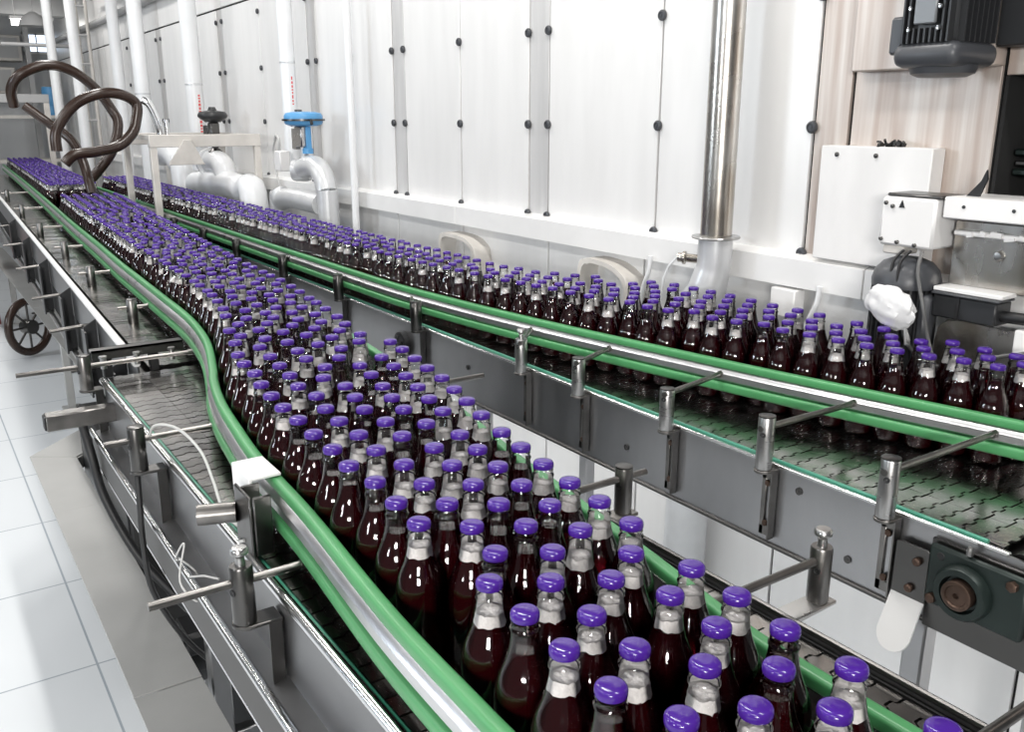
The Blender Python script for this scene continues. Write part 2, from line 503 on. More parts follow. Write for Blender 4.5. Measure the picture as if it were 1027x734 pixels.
for y, xa in ((.55, .42), (1.75, .42), (3.1, .78), (4.6, .78), (6.4, .78), (8.6, .84)):
    for xx in (xa, xa + (.42 if y < 2 else .30)):
        l = MB(); l.box(xx - .02, xx + .02, y - .02, y + .02, .035, .84, bev=.004)
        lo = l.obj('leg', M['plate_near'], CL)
        q = MB(); q.lathe([(0, 0), (.034, 0), (.034, .008), (.012, .016), (.009, .04), (0, .04)], (xx, y, 0), 16); q.obj('foot', M['dsteel'], lo)
    l = MB(); l.box(xa, xa + (.42 if y < 2 else .30), y - .015, y + .015, .30, .33, bev=.003); l.obj('cross_bar', M['plate_near'], CL)
# clamp posts on the left side of the near conveyor
for y, kn in ((1.145, True), (1.79, False)):
    z0 = .942 if kn else .955
    rail_post(CL, .318, y, fL(y) - .018, 1, z0=z0, z1=z0 + .09, knob=kn, r=.0165, rod_out=.125 if kn else .06, mat='dsteel', zrod=z0 + .065)
    bracket(CL, .318, y, 1, .366, z=z0 + .003, drop=.15, mat='dsteel')
rail_post(CL, .330, 2.44, .60, 1, z0=.955, z1=1.045, r=.0165, rod_out=.155, mat='post', zrod=1.018)
bracket(CL, .330, 2.44, 1, .366, z=.958, drop=.155, mat='dsteel')
b = MB(); b.box(.212, .385, 2.295, 2.333, .905, .945, bev=.003); bo = b.obj('cross_arm', M['post'], CL)
b = MB(); b.box(.2085, .213, 2.298, 2.330, .908, .942, bev=.002); b.obj('arm_plug', M['rubber'], bo)
# dark channel across the belt with its clamps
b = MB()
b.box(.362, .598, 2.525, 2.562, 1.028, 1.034)
b.box(.362, .598, 2.525, 2.529, 1.008, 1.034)
b.box(.362, .598, 2.558, 2.562, 1.008, 1.034)
bo = b.obj('cross_channel', M['dsteel'], CL)
for xx in (.385, .47, .56):
    q = MB(); q.cyl((xx, 2.50, .99), (xx, 2.50, 1.018), .008, 12); q.cyl((xx, 2.50, 1.018), (xx, 2.50, 1.024), .0105, 6); q.obj('channel_bolt', M['steel'], bo)
for xx in (.40, .52):
    q = MB(); q.box(xx - .012, xx + .012, 2.530, 2.556, .955, 1.008, bev=.003); q.obj('channel_foot', M['rubber'], bo)
for y in (3.15, 3.97, 4.86, 5.83, 7.15, 8.7):
    x = Lfar(y) + (.095 if y < 3.5 else .075 if y < 5 else .05)
    p = rail_post(CL, x, y, fL(y) - .02, 1, z0=.95, z1=1.045, r=.017, rod_out=.045, mat='post', zrod=1.02)
    q = MB(); q.box(x - .032, x + .032, y - .022, y + .022, .944, .951, bev=.002); q.box(x + .01, x + .03, y - .02, y + .02, .90, .944); q.obj('post_foot', M['dsteel'], p)
# right hand posts of the near conveyor
for x, y, kn, ro in ((.985, .372, True, .035), (1.0, .705, True, .012), (.965, 1.085, False, .05), (.955, 1.76, False, .15)):
    rail_post(CL, x, y, fLR(y) + .02, -1, z0=.968, z1=1.052, knob=kn, r=.0155, rod_out=ro, mat='post', zrod=1.032)
    bk = MB()
    xf = Lright(y)
    arm = [(xf - .03, .925), (xf - .03, .935), (xf + .005, .958), (xf + .02, .968), (x + .022, .968), (x + .022, .962), (xf + .022, .962), (xf + .010, .952), (xf - .02, .925)]
    bk.prism(arm, (0, y + .018, 0), (1, 0, 0), (0, 0, 1), .036, bev=.002)
    bk.obj('post_bracket', M['steel'] if kn else M['post'], CL)

# ------------------------------------------------------------------ right conveyor (by the machine)
CR = thing('bottle_conveyor', (1.65, 1.5, 0), 'steel slat conveyor with green guide rails running along the white machine', 'conveyor', None)
CR['label'] = 'steel slat conveyor running along the foot of the white panelled machine'
sp = MB(); sp.box(1.358, 1.363, .30, 8.2, .80, .968); sp.obj('side_plate', M['plate'], CR)
RPATH = [(1.937, .30), (1.937, 1.88), (1.745, 2.55), (1.745, 8.2)]
sp = MB(); sp.sweep([(-.0025, .80), (.0025, .80), (.0025, .968), (-.0025, .968)], RPATH); sp.obj('side_plate', M['plate'], CR)
t = MB(); t.box(1.3555, 1.366, .62, 8.2, .966, .9735, bev=.002); t.obj('edge_strip', M['bright'], CR)
t = MB(); t.tube([(1.369, .66, .974), (1.369, 8.2, .974)], .0042, 10); t.obj('wear_strip', M['teal'], CR)
t = MB(); t.box(1.352, 1.366, .30, 8.2, .793, .803, bev=.003); t.obj('frame_tube', M['dsteel'], CR)
for k in range(6):
    slat_chain(CR, 1.381 + k * .0905, .0905, .64, 5.2 if k < 4 else 2.3 - (k - 3) * .2)
bb = MB(); bb.box(1.38, 1.742, 5.2, 8.2, .955, .9685); bb.obj('far_belt', M['slat'], CR)
bb = MB(); bb.prism([(1.364, .35), (1.933, .35), (1.933, 1.88), (1.742, 2.55), (1.742, 8.2), (1.364, 8.2)], (0, 0, .93), (1, 0, 0), (0, 1, 0), .02); bb.obj('belt_bed', M['dsteel'], CR)
rr = guide_rail(CR, RAIL_R, -1)
# joint plates with bolts on the rail's steel channel
for y in (1.93, 3.05):
    bolts('joint_bolt', 'dsteel', rr, [(0, 0), (.006, 0), (.006, .003), (.004, .005), (0, .005)], [(fR(y + dy) - .018, y + dy, 1.045) for dy in (-.05, -.02, .02, .05)], (-1, -.15, 0))
rs = MB(); rs.sweep([(.0, 1.035), (.014, 1.035), (.014, 1.06), (.0, 1.06)], catmull(RAIL_RR, 4)); rs.obj('guide_rail', M['steel'], CR)
for i, (y, ry) in enumerate(((.822, .0), (1.09, .0), (1.366, .04), (1.68, .06), (1.93, .10), (2.53, .10), (3.15, .06), (3.74, .03), (4.38, .03), (4.94, .02), (5.55, .02), (6.3, .02), (7.1, .02))):
    zt = 1.072 if y < 1.2 else 1.058
    rail_post(CR, 1.333, y, fR(y + ry) - .020, 1, z0=.965, z1=zt, knob=(i in (4,)), r=.0165 if y < 2.2 else .019, rod_out=.018, mat='steel' if y < 2.2 else 'dsteel', rod_y=ry, zrod=1.05)
    bracket(CR, 1.333, y, 1, 1.358, z=.965, drop=.150, mat='post' if y < 2.2 else 'dsteel')
# small round idler seen on the side plate
q = MB(); q.lathe([(0, 0), (.045, 0), (.045, .018), (.036, .020), (.030, .012), (.012, .012), (.012, .03), (0, .03)], (1.357, 2.665, .885), 24, axis=(-1, 0, 0)); q.obj('idler_wheel', M['blackpaint'], CR)
# screws in the side plate
for y, z in ((.90, .842), (1.02, .935), (.845, .945), (1.52, .87), (2.25, .90)):
    q = MB(); q.lathe([(0, 0), (.0075, 0), (.0075, .002), (.004, .0022), (.003, .001), (0, .001)], (1.357, y, z), 14, axis=(-1, 0, 0)); q.obj('plate_screw', M['dsteel'], CR)
# drive end: flange bearing on a dark plate, bent end plate and its bolts
q = MB(); q.box(1.350, 1.357, .30, .742, .79, .955, bev=.002); q.obj('end_plate', M['dsteel'], CR)
be = MB(); be.box(1.336, 1.349, .575, .738, .842, .950, bev=.005); be.lathe([(.047, 0), (.047, .010), (.042, .018), (.032, .018), (.029, .006), (0, .006)], (1.338, .672, .888), 28, axis=(-1, 0, 0))
be = be.obj('flange_bearing', M['greenhousing'], CR)
q = MB(); q.lathe([(0, 0), (.025, 0), (.025, .020), (.022, .022), (.018, .022), (.0165, .019), (.005, .019), (.003, .014), (0, .014)], (1.334, .672, .888), 24, axis=(-1, 0, 0)); q.obj('bearing_shaft', M['brown'], be)
bolts('bearing_bolt', 'brown', be, [(0, 0), (.009, 0), (.009, .008), (.006, .010), (0, .010)], [(1.336, .722, .856), (1.336, .597, .934)], (-1, 0, 0), 6)
bolts('bearing_bolt', 'rubber', be, [(0, 0), (.007, 0), (.006, .001), (0, .0005)], [(1.3355, .716, .934)], (-1, 0, 0), 12)
q = MB()
q.lathe([(0, 0), (.006, 0), (.006, .010), (.004, .014), (0, .014)], (1.340, .672, .953), 8, axis=(0, 0, 1))
q.obj('grease_nipple', M['steel'], be)
# bent plate: upper half bolted on, lower half a rounded tongue turned outward
bp = MB()
bp.prism([(.738, .832), (.800, .832), (.800, .926), (.794, .930), (.742, .930), (.738, .926)], (1.347, 0, 0), (0, 1, 0), (0, 0, 1), -.005, bev=.001)
bp = bp.obj('end_bracket', M['dsteel'], CR)
tg = MB()
poly = [(.738, 0.0)] + [(.769 + .031 * math.cos(a), -.072 + .031 * math.sin(a)) for a in [math.radians(-180 + x) for x in range(0, 181, 15)]] + [(.800, 0.0)]
dirv = Vector((.40, 0, .9)).normalized()
tg.prism(poly, (1.347, 0, .834), (0, 1, 0), dirv, -.004, bev=.0008)
tg.obj('bent_tongue', M['ledge'], bp)  # pale colour stands in for the polished metal's reflection
bolts('bracket_bolt', 'brown', bp, [(0, 0), (.0075, 0), (.0075, .006), (.005, .008), (0, .008)], [(1.341, .757, .905), (1.341, .766, .852)], (-1, 0, 0))
# roller at the drive end
q = MB(); q.cyl((1.37, .60, .945), (1.93, .60, .945), .03, 20); q.obj('end_roller', M['dsteel'], CR)
for y, xr in ((.76, 1.90), (2.2, 1.79), (3.9, 1.70), (5.5, 1.70), (7.6, 1.70)):
    for xx in (1.385, xr):
        l = MB(); l.box(xx - .02, xx + .02, y - .02, y + .02, .035, .80, bev=.004)
        lo = l.obj('leg', M['plate'], CR)
        q = MB(); q.lathe([(0, 0), (.034, 0), (.034, .008), (.012, .016), (.009, .04), (0, .04)], (xx, y, 0), 16); q.obj('foot', M['dsteel'], lo)

# ------------------------------------------------------------------ panelled machine along the right
W = 2.10
HM = thing('panelled_machine', (2.4, 3, 0), 'long white panelled machine with round dark knobs standing along the right conveyor', 'machine')
b = MB(); b.box(2.112, 2.9, 1.14, 14.4, 0.0, 3.05); b.box(2.34, 2.9, -.2, 1.14, 0, 3.05); b.box(2.112, 2.34, -.2, 1.14, 0, 1.44); b.box(2.112, 2.34, -.2, 1.14, 1.73, 3.05); b.obj('machine_core', M['dark'], HM)
seams = [1.64, 2.25, 2.86, 2.99, 3.51, 4.03, 4.15, 4.63, 5.10, 5.23, 6.03, 6.80, 6.93, 7.7, 8.56, 8.73, 9.3, 9.9, 10.5, 10.63, 11.05, 11.6, 12.2, 12.33, 12.9, 13.5, 14.4]
G = .0042
def panel(y0, y1, z0, z1, mat, x=W, nm='panel'):
    m = MB(); m.box(x, x + .011, y0 + G, y1 - G, z0, z1, bev=.0015)
    return m.obj(nm, M[mat], HM)
for a, c in zip(seams, seams[1:]):
    narrow = c - a < .2
    panel(a, c, 1.252, 2.372, 'strip' if narrow else 'panel', W + (.002 if narrow else 0), 'narrow_panel' if narrow else 'panel')
for a, c in ((1.64, 2.86), (2.86, 4.09), (4.09, 5.23), (5.23, 6.80), (6.80, 7.7), (7.7, 8.6), (8.6, 9.9), (9.9, 11.05), (11.05, 12.3), (12.3, 14.4)):
    panel(a, c, 2.385, 3.05, 'panel', nm='top_panel')
panel(1.528, 1.64, 1.252, 2.372, 'stain', W + .002, 'narrow_panel')
panel(1.137, 1.524, 1.252, 2.372, 'stain')
panel(-.2, 1.134, 1.722, 2.372, 'stain')
panel(-.2, 1.137, 1.252, 1.452, 'stain')
lows = [-.2, .9, 1.66, 2.30, 2.86, 3.51, 4.15, 5.1, 6.03, 6.9, 8.0, 9.3, 10.6, 12.3, 14.4]
for a, c in zip(lows, lows[1:]):
    panel(a, c, .06, 1.17, 'panel', W + .004, 'lower_panel')
for a, c in ((-.2, 1.40), (1.40, 3.483), (3.483, 5.40), (5.40, 7.6), (7.6, 10.2), (10.2, 14.4)):
    m = MB(); m.prism([(2.045, 1.172), (2.105, 1.172), (2.105, 1.262), (2.070, 1.256), (2.045, 1.25)], (0, a + .0015, 0), (1, 0, 0), (0, 0, 1), -(c - a - .003), bev=.002)
    m.obj('ledge', M['ledge'], HM)
kp = MB()
kp.lathe([(0, 0), (.015, 0), (.0168, .003), (.0168, .009), (.0145, .0125), (.010, .0135), (.009, .011), (.004, .011), (.004, .013), (0, .013)], (0, 0, 0), 18, axis=(-1, 0, 0))
k0 = None
for y in seams[:19]:
    for z in ((1.260, 1.605, 1.943, 2.29) if y < 7.4 else (1.605, 1.943, 2.29)):
        if k0 is None:
            k0 = kp.obj('knob', M['motor'], HM)
            o = k0
        else:
            o = k0.copy(); COL.objects.link(o)
        o.location = Vector((W, y, z)) - HM.location
# dark opening at the right with the guides inside; black lining paints its shade
q = MB(); q.box(2.112, 2.335, 1.128, 1.137, 1.45, 1.725); q.box(2.112, 2.335, -.2, 1.137, 1.445, 1.455); q.box(2.112, 2.335, -.2, 1.137, 1.722, 1.732); q.obj('opening_lining', M['matblack'], HM)
for z in (1.50, 1.545):
    q = MB(); q.box(2.16, 2.19, .3, 1.12, z, z + .016, bev=.004); q.obj('opening_guide', M['greenhousing'], HM)
q = MB(); q.box(2.17, 2.20, .3, 1.12, 1.522, 1.534, bev=.003); q.lathe([(0, 1.55), (.03, 1.55), (.03, 1.66), (0, 1.66)], (2.24, 1.06, 0), 14); q.obj('opening_bar', M['steel'], HM)
# cover box low on the right, screws on it
cb = MB(); cb.box(2.045, 2.10, 1.250, 1.566, 1.262, 1.560, bev=.003); cb = cb.obj('cover_box', M['white'], HM)
bolts('cover_screw', 'dsteel', cb, [(0, 0), (.006, 0), (.006, .003), (.003, .005), (0, .005)], [(2.045, 1.515, 1.538), (2.045, 1.40, 1.538)], (-1, 0, 0), 10)
q = MB()
rnd = random.Random(3)
for k in range(22):
    y = 1.36 + rnd.uniform(-.03, .05)
    q.obox((2.06 + rnd.uniform(-.01, .015), y, 1.565 + rnd.uniform(-.004, .007)), (.006, rnd.uniform(.006, .016), rnd.uniform(.004, .012)), rz=rnd.uniform(0, 3), rot=Matrix.Rotation(rnd.uniform(0, 3), 4, (rnd.random(), rnd.random(), 1)))
q.obj('sealant_scrap', M['rubber'], cb)
# hoops on the lower panels
def hoop(ya, yb, z0, z1, nm='hoop_handle'):
    m = MB()
    out = [(ya, z0), (ya, z1 - .045), (ya - .03, z1 - .008), (ya - .07, z1), (yb + .12, z1 - .006), (yb + .05, z1 - .03), (yb + .012, z1 - .075), (yb, z0)]
    th = .017
    cy, cz = (ya + yb) / 2, z0
    pts = catmull([(a, c) for a, c in out], 4)
    inn = [(cy + (a - cy) * (1 - 2 * th / (ya - yb)), z0 + (c - z0) * (1 - th / (z1 - z0))) for a, c in pts]
    m.prism([(a, c) for a, c in pts] + inn[::-1], (2.02, 0, 0), (0, 1, 0), (0, 0, 1), .09, bev=.003)
    return m.obj(nm, M['cream'], HM)
hoop(3.595, 3.265, .86, 1.132)
hoop(2.565, 2.28, .86, 1.145)
q = MB(); q.box(2.03, 2.075, 1.60, 1.685, 1.085, 1.165, bev=.003); q.obj('ledge_stay', M['white'], HM)
# mounting plate for the upper motor and dark box beyond it
q = MB(); q.box(2.05, 2.10, 1.137, 1.502, 1.742, 2.36, bev=.003); q.obj('motor_mount', M['stain'], HM)
q = MB(); q.box(2.043, 2.10, .30, 1.134, 1.780, 2.36, bev=.004); q.obj('dark_housing', M['blackpaint'], HM)
# white cross beam and the steel plate under it
q = MB(); q.box(1.945, 2.10, .30, 1.148, 1.412, 1.460, bev=.003); bm_ = q.obj('cross_beam', M['white'], HM)
bolts('beam_screw', 'dsteel', bm_, [(0, 0), (.004, 0), (.004, .002), (0, .002)], [(1.945, 1.10, 1.44), (1.945, .99, 1.44)], (-1, 0, 0))
q = MB(); q.prism([(1.13, 0), (1.10, 0), (1.086, .04), (1.09, .06), (1.10, .035)], (2.0, 0, 1.459), (0, 1, 0), (0, 0, 1), .006); q.obj('beam_tab', M['rubber'], bm_)
q = MB(); q.box(2.0, 2.012, .30, 1.145, 1.255, 1.405, bev=.002); pl = q.obj('steel_panel', M['rustpipe'], HM)
q = MB(); q.lathe([(0, 0), (.012, 0), (.012, .004), (.008, .010), (0, .011)], (2.0, 1.035, 1.335), 14, axis=(-1, 0, 0)); q.obj('panel_bolt', M['steel'], pl)
q = MB(); q.box(1.985, 2.0, .30, 1.14, 1.372, 1.384, bev=.003)
for k in range(26):
    y = 1.10 - k * .03
    q.obox((1.984, y, 1.378 + rnd.uniform(-.004, .004)), (.008, rnd.uniform(.012, .026), rnd.uniform(.006, .012)), rot=Matrix.Rotation(rnd.uniform(-.4, .4), 4, 'X'))
q.obj('weld_bead', M['white'], pl)
q = MB(); q.box(1.94, 2.0, .985, 1.145, 1.249, 1.259, bev=.002); q.obj('white_shelf', M['white'], HM)
q = MB(); q.prism([(.55, 1.03), (1.135, 1.03), (1.135, 1.13), (1.13, 1.165), (1.11, 1.183), (1.07, 1.186), (.55, 1.17)], (1.955, 0, 0), (0, 1, 0), (0, 0, 1), .008, bev=.001); q.obj('curved_guard', M['rustpipe'], HM)
q = MB(); q.box(1.95, 2.0, .86, .955, 1.13, 1.19, bev=.003); q.obj('small_cover', M['white'], HM)

# upper motor
MT = thing('electric_motor', (1.955, 1.205, 1.72), 'dark finned electric motor hanging high on the machine beside a cream plate', 'motor')
m = MB(); m.box(1.885, 2.03, 1.135, 1.255, 1.77, 2.12, bev=.01)
for k in range(9):
    y = 1.143 + k * .0130
    if 2 <= k <= 6:
        m.box(1.868, 1.888, y - .0022, y + .0022, 1.785, 1.815); m.box(1.868, 1.888, y - .0022, y + .0022, 1.925, 2.12)
    else:
        m.box(1.868, 1.888, y - .0022, y + .0022, 1.785, 2.12)
for k in range(7):
    x = 1.90 + k * .02
    m.box(x - .0022, x + .0022, 1.122, 1.137, 1.785, 2.12); m.box(x - .0022, x + .0022, 1.253, 1.266, 1.785, 2.12)
m.obj('motor_body', M['blackpaint'], MT)
m = MB(); m.box(1.866, 2.04, 1.117, 1.270, 1.735, 1.787, bev=.022, seg=3); m.lathe([(0, 1.715), (.050, 1.716), (.066, 1.723), (.072, 1.74), (0, 1.74)], (1.952, 1.194, 0), 28); m.obj('fan_cowl', M['motor'], MT)
m = MB(); m.box(1.864, 1.872, 1.170, 1.222, 1.822, 1.918, bev=.003); npl = m.obj('name_plate', M['motor2'], MT)
bolts('plate_screw', 'bright', npl, [(0, 0), (.005, 0), (.005, .004), (0, .005)], [(1.866, y, z) for y in (1.162, 1.230) for z in (1.812, 1.855, 1.925)], (-1, 0, 0))
m = MB(); m.box(1.895, 1.975, 1.262, 1.297, 1.765, 1.845, bev=.006); m.obj('terminal_box', M['motor'], MT)

# gearbox / terminal housing, lower motor under it
GB = thing('terminal_housing', (2.0, 1.225, 1.33), 'scuffed white terminal housing above the lower dark motor', 'electrical box')
m = MB(); m.box(1.935, 2.04, 1.158, 1.296, 1.338, 1.452, bev=.006); m.obj('housing_body', M['white'], GB)
m = MB(); m.box(1.94, 2.04, 1.150, 1.288, 1.452, 1.460, bev=.003); m.obj('housing_lid', M['dsteel'], GB)
m = MB(); m.box(1.94, 2.0, 1.23, 1.285, 1.318, 1.338, bev=.003); m.obj('conduit_block', M['cream'], GB)
bolts('housing_screw', 'dsteel', GB, [(0, 0), (.005, 0), (.005, .004), (.003, .006), (0, .006)], [(1.935, y, z) for y, z in ((1.284, 1.437), (1.266, 1.430), (1.288, 1.352), (1.245, 1.348), (1.20, 1.345))], (-1, 0, 0))
m = MB(); m.prism([(1.25, 1.428), (1.235, 1.428), (1.243, 1.446)], (1.9345, 0, 0), (0, 1, 0), (0, 0, 1), -.001); m.obj('warning_mark', M['rubber'], GB)
LM = thing('electric_motor', (1.963, 1.228, 1.0), 'dark finned electric motor under the scuffed white terminal housing', 'motor')
m = MB(); m.lathe([(0, .99), (.068, .99), (.068, 1.245), (.070, 1.25), (0, 1.25)], (1.963, 1.228, 0), 32)
for k in range(26):
    a = PI * 2 * k / 26
    m.obox((1.963 + .068 * math.cos(a), 1.228 + .068 * math.sin(a), 1.145), (.016, .0045, .20), rz=a)
m.obj('motor_body', M['blackpaint'], LM)
m = MB(); m.lathe([(0, 1.245), (.077, 1.245), (.078, 1.26), (.072, 1.283), (.055, 1.302), (.03, 1.312), (0, 1.314)], (1.963, 1.228, 0), 32); m.obj('motor_cap', M['motor'], LM)
m = MB(); m.box(1.92, 1.96, 1.14, 1.17, 1.07, 1.235, bev=.01); m.obj('terminal_box', M['motor'], LM)
# plastic bag tied over the fitting
BG = thing('plastic_bag', (1.90, 1.25, 1.1), 'crumpled white plastic bag tied in front of the lower motor', 'bag')
bmh = bmesh.new()
bmesh.ops.create_icosphere(bmh, subdivisions=4, radius=1.0)
from mathutils import noise as mnoise
for v in bmh.verts:
    c = v.co.copy()
    f = 1 + .16 * mnoise.noise(c * 2.2) + .10 * abs(mnoise.noise(c * 4.5 + Vector((3, 1, 2)))) + .05 * mnoise.noise(c * 9)
    v.co = Vector((c.x * .026 * f, c.y * .060 * f, c.z * .046 * f + .012 * c.y))
    v.co += Vector((1.852, 1.190, 1.212))
mm = MB(); mm.bm.free(); mm.bm = bmh
mm.obj('bag_body', M['bag'], BG, 30)
mm = MB()
pts = []
for k in range(9):
    for j in range(5):
        a = k / 8 * 2.2 - 1.1
        rr_ = .012 + .032 * j / 4
        ww = .010 * math.sin(k * 2.6) * j / 4
        pts.append(mm.bm.verts.new((1.848 + ww, 1.142 - rr_ * math.cos(a) * .5 + .01, 1.188 - rr_ * math.cos(a * .6) * 1.1 - ww * .5 + .02 * math.sin(a) * j / 4)))
for k in range(8):
    for j in range(4):
        mm.bm.faces.new((pts[k * 5 + j], pts[k * 5 + j + 1], pts[(k + 1) * 5 + j + 1], pts[(k + 1) * 5 + j]))
t_ = mm.obj('bag_tail', M['bag'], BG, 30)
sm = t_.modifiers.new('thick', 'SOLIDIFY'); sm.thickness = .0015
# black control box and the cables
KB = thing('control_box', (1.965, 1.04, 1.19), 'small black control box under the white shelf of the machine', 'electrical box')
m = MB(); m.box(1.935, 1.998, .992, 1.140, 1.190, 1.243, bev=.004); m.obj('box_body', M['blackpaint'], KB)
m = MB(); m.box(1.928, 1.998, .986, 1.142, 1.243, 1.2485, bev=.002); m.obj('box_lid', M['motor'], KB)
m = MB(); m.box(1.932, 1.936, 1.075, 1.082, 1.192, 1.243); m.tube([(1.965, .992, 1.21), (1.965, .95, 1.212), (1.965, .86, 1.215), (1.965, .6, 1.22)], .013, 10); m.obj('cable_sleeve', M['rubber'], KB)
c1 = MB(); c1.tube(catmull([(1.928, 1.175, 1.334), (1.90, 1.162, 1.29), (1.865, 1.118, 1.22), (1.868, 1.10, 1.155), (1.862, 1.08, 1.115), (1.862, 1.075, 1.085)], 6), .004, 8)
tag(c1.obj('cable', M['darkcable']), 'grey cable dropping from the terminal housing behind the bottles', 'cable')
c2 = MB(); c2.tube(catmull([(1.90, 1.185, 1.165), (1.89, 1.165, 1.13), (1.885, 1.12, 1.098), (1.885, 1.07, 1.09), (1.885, 1.01, 1.105), (1.885, .96, 1.135), (1.885, .88, 1.165)], 6), .0045, 8)
tag(c2.obj('cable', M['darkcable']), 'black and grey cable sagging from the bag to the frame edge', 'cable')
for dx in (0, .018):
    c3 = MB(); c3.tube(catmull([(1.93, 1.222 - dx, 1.332), (1.905, 1.228 - dx, 1.31), (1.893, 1.225 - dx, 1.27), (1.895, 1.222 - dx, 1.22)], 6), .0035, 8)
    tag(c3.obj('cable', M['rubber']), 'thin black cable looping down over the front of the lower motor', 'cable', 'cables over the lower motor')

# ------------------------------------------------------------------ pipes on the machine
P1 = thing('steel_pipe', (1.975, 1.855, 1.0), 'weathered upright steel pipe with a flange, in front of the machine panels', 'pipe')
m = MB(); m.lathe([(0, 1.295), (.046, 1.295), (.046, 3.2), (0, 3.2)], (1.975, 1.855, 0), 36); m.obj('pipe_tube', M['rustpipe'], P1)
m = MB(); m.lathe([(.046, 1.288), (.069, 1.289), (.071, 1.292), (.069, 1.296), (.048, 1.299)], (1.975, 1.855, 0), 36); m.obj('flange', M['steel'], P1)
m = MB(); m.tube(catmull([(1.975, 1.855, 1.288), (1.975, 1.855, 1.24), (1.975, 1.858, 1.20), (1.972, 1.870, 1.15), (1.972, 1.885, 1.09), (2.0, 1.92, 1.0), (2.02, 1.96, .0)], 5), [.050] * 10 + [.050 + .0011 * k for k in range(21)], 32); m.obj('pipe_elbow', M['pipegrey'], P1)
m = MB(); m.tube([(1.97, 1.88, 1.222), (1.95, 1.945, 1.222)], .013, 12); m.lathe([(0, 0), (.020, 0), (.020, .006), (.014, .010), (.014, .022), (.006, .024), (0, .024)], (1.948, 1.948, 1.222), 16, axis=(-.5, .87, 0)); m.obj('side_nozzle', M['rustpipe'], P1)
m = MB(); m.tube([(1.938, 1.972, 1.222), (1.93, 2.0, 1.19), (1.93, 2.02, 1.15), (1.93, 2.03, 1.05)], .0035, 8); m.obj('drain_tube', M['pipewhite'], P1)
for y, lab in ((1.52, 'short white tube hanging under the ledge near the cover box'), (2.19, 'short white tube hanging under the ledge left of the flanged pipe')):
    m = MB(); m.tube(catmull([(2.03, y, 1.19), (2.03, y + .005, 1.14), (2.03, y + .03, 1.08), (2.03, y + .05, .98)], 5), .0075, 10)
    tag(m.obj('drain_tube', M['pipewhite']), lab, 'pipe')
def upright(name, x, y, r, z0, z1, lab, mat='pipewhite', collar=None, mark=None):
    T = thing(name, (x, y, z0), lab, 'pipe')
    m = MB(); m.lathe([(0, z0), (r, z0), (r, z1), (0, z1)], (x, y, 0), 28); m.obj('pipe_tube', M[mat], T)
    if collar:
        m = MB(); m.lathe([(r, collar - .006), (r * 1.03, collar - .004), (r * 1.03, collar + .004), (r, collar + .006)], (x, y, 0), 28); m.obj('pipe_joint', M['pipegrey'], T)
    if mark:
        # small upright run of red lettering, too fine to read
        m = MB()
        d = Vector((-x, -y, 0)).normalized()
        px_, py_ = x + d.x * r * 1.0, y + d.y * r
        sd = Vector((d.y, -d.x, 0))
        rg = random.Random(int(y * 100))
        z = mark[0]
        off = Vector((-sd.x, -sd.y, 0)) * r * .45
        while z < mark[1]:
            hgt = rg.uniform(.008, .020)
            c = Vector((px_, py_, z + hgt / 2)) + off + Vector((-d.x, -d.y, 0)) * r * .105
            m.obox(c, (.0015, mark[2] * rg.uniform(.6, 1), hgt), rz=math.atan2(d.y, d.x) + .47)
            z += hgt + .007
        m.obj('red_lettering', M['red'], T)
    return T
upright('upright_pipe', 1.99, 4.42, .019, 1.0, 3.4, 'slim white upright pipe crossing the ledge right of the blue valve', 'pipewhite')
upright('upright_pipe', 1.93, 5.12, .043, 1.35, 3.4, 'white upright pipe with red lettering behind the blue valve', 'pipewhite', 1.93, (1.70, 1.86, .011))
upright('upright_pipe', 1.88, 6.86, .060, 1.26, 3.6, 'thick white upright pipe with red lettering behind the black valve', 'pipewhite', 1.86, (1.52, 1.78, .022))
upright('upright_pipe', 1.90, 8.55, .062, 0, 3.8, 'thick white upright pipe behind the near hose loop', 'pipewhite', 1.83)
upright('upright_pipe', 1.90, 9.45, .052, 0, 3.8, 'white upright pipe second from the far end, beside the scaffold ladder', 'pipewhite', 1.83)
upright('upright_pipe', 1.80, 11.0, .055, 0, 3.0, 'far white upright pipe bent over at the top near the hall end', 'pipewhite')
upright('upright_pipe', 1.66, 11.6, .05, 0, 3.8, 'farthest white upright pipe, left of the scaffold ladder', 'pipewhite')
# duct near the ceiling
m = MB(); m.tube(catmull([(1.45, 9.9, 2.98), (1.65, 9.9, 2.98), (1.80, 9.9, 3.02), (1.84, 9.9, 3.3), (1.84, 9.9, 3.9)], 5), .17, 24)
tag(m.obj('air_duct', M['pipegrey']), 'grey round air duct high above the far pipes', 'duct')

# blue valve
BV = thing('control_valve', (1.9, 4.85, 1.3), 'control valve with a blue round actuator on silver pipework', 'valve')
m = MB(); m.lathe([(0, 1.585), (.075, 1.586), (.098, 1.595), (.104, 1.605), (.104, 1.614)], (1.9, 4.85, 0), 32); m.lathe([(.104, 1.622), (.104, 1.640), (.095, 1.654), (.06, 1.661), (0, 1.662)], (1.9, 4.85, 0), 32); m.obj('actuator', M['blue'], BV)
m = MB(); m.lathe([(0, 1.613), (.116, 1.613), (.116, 1.623), (0, 1.623)], (1.9, 4.85, 0), 32); m.lathe([(0, 1.66), (.02, 1.66), (.02, 1.672), (0, 1.674)], (1.9, 4.92, 0), 12); m.obj('actuator_ring', M['dsteel'], BV)
m = MB(); m.tube([(1.9, 4.74, 1.617), (1.89, 4.715, 1.617), (1.888, 4.705, 1.595)], .008, 8); m.tube([(1.9, 4.96, 1.617), (1.89, 4.99, 1.61), (1.885, 5.0, 1.585)], .008, 8); m.obj('air_fitting', M['rubber'], BV)
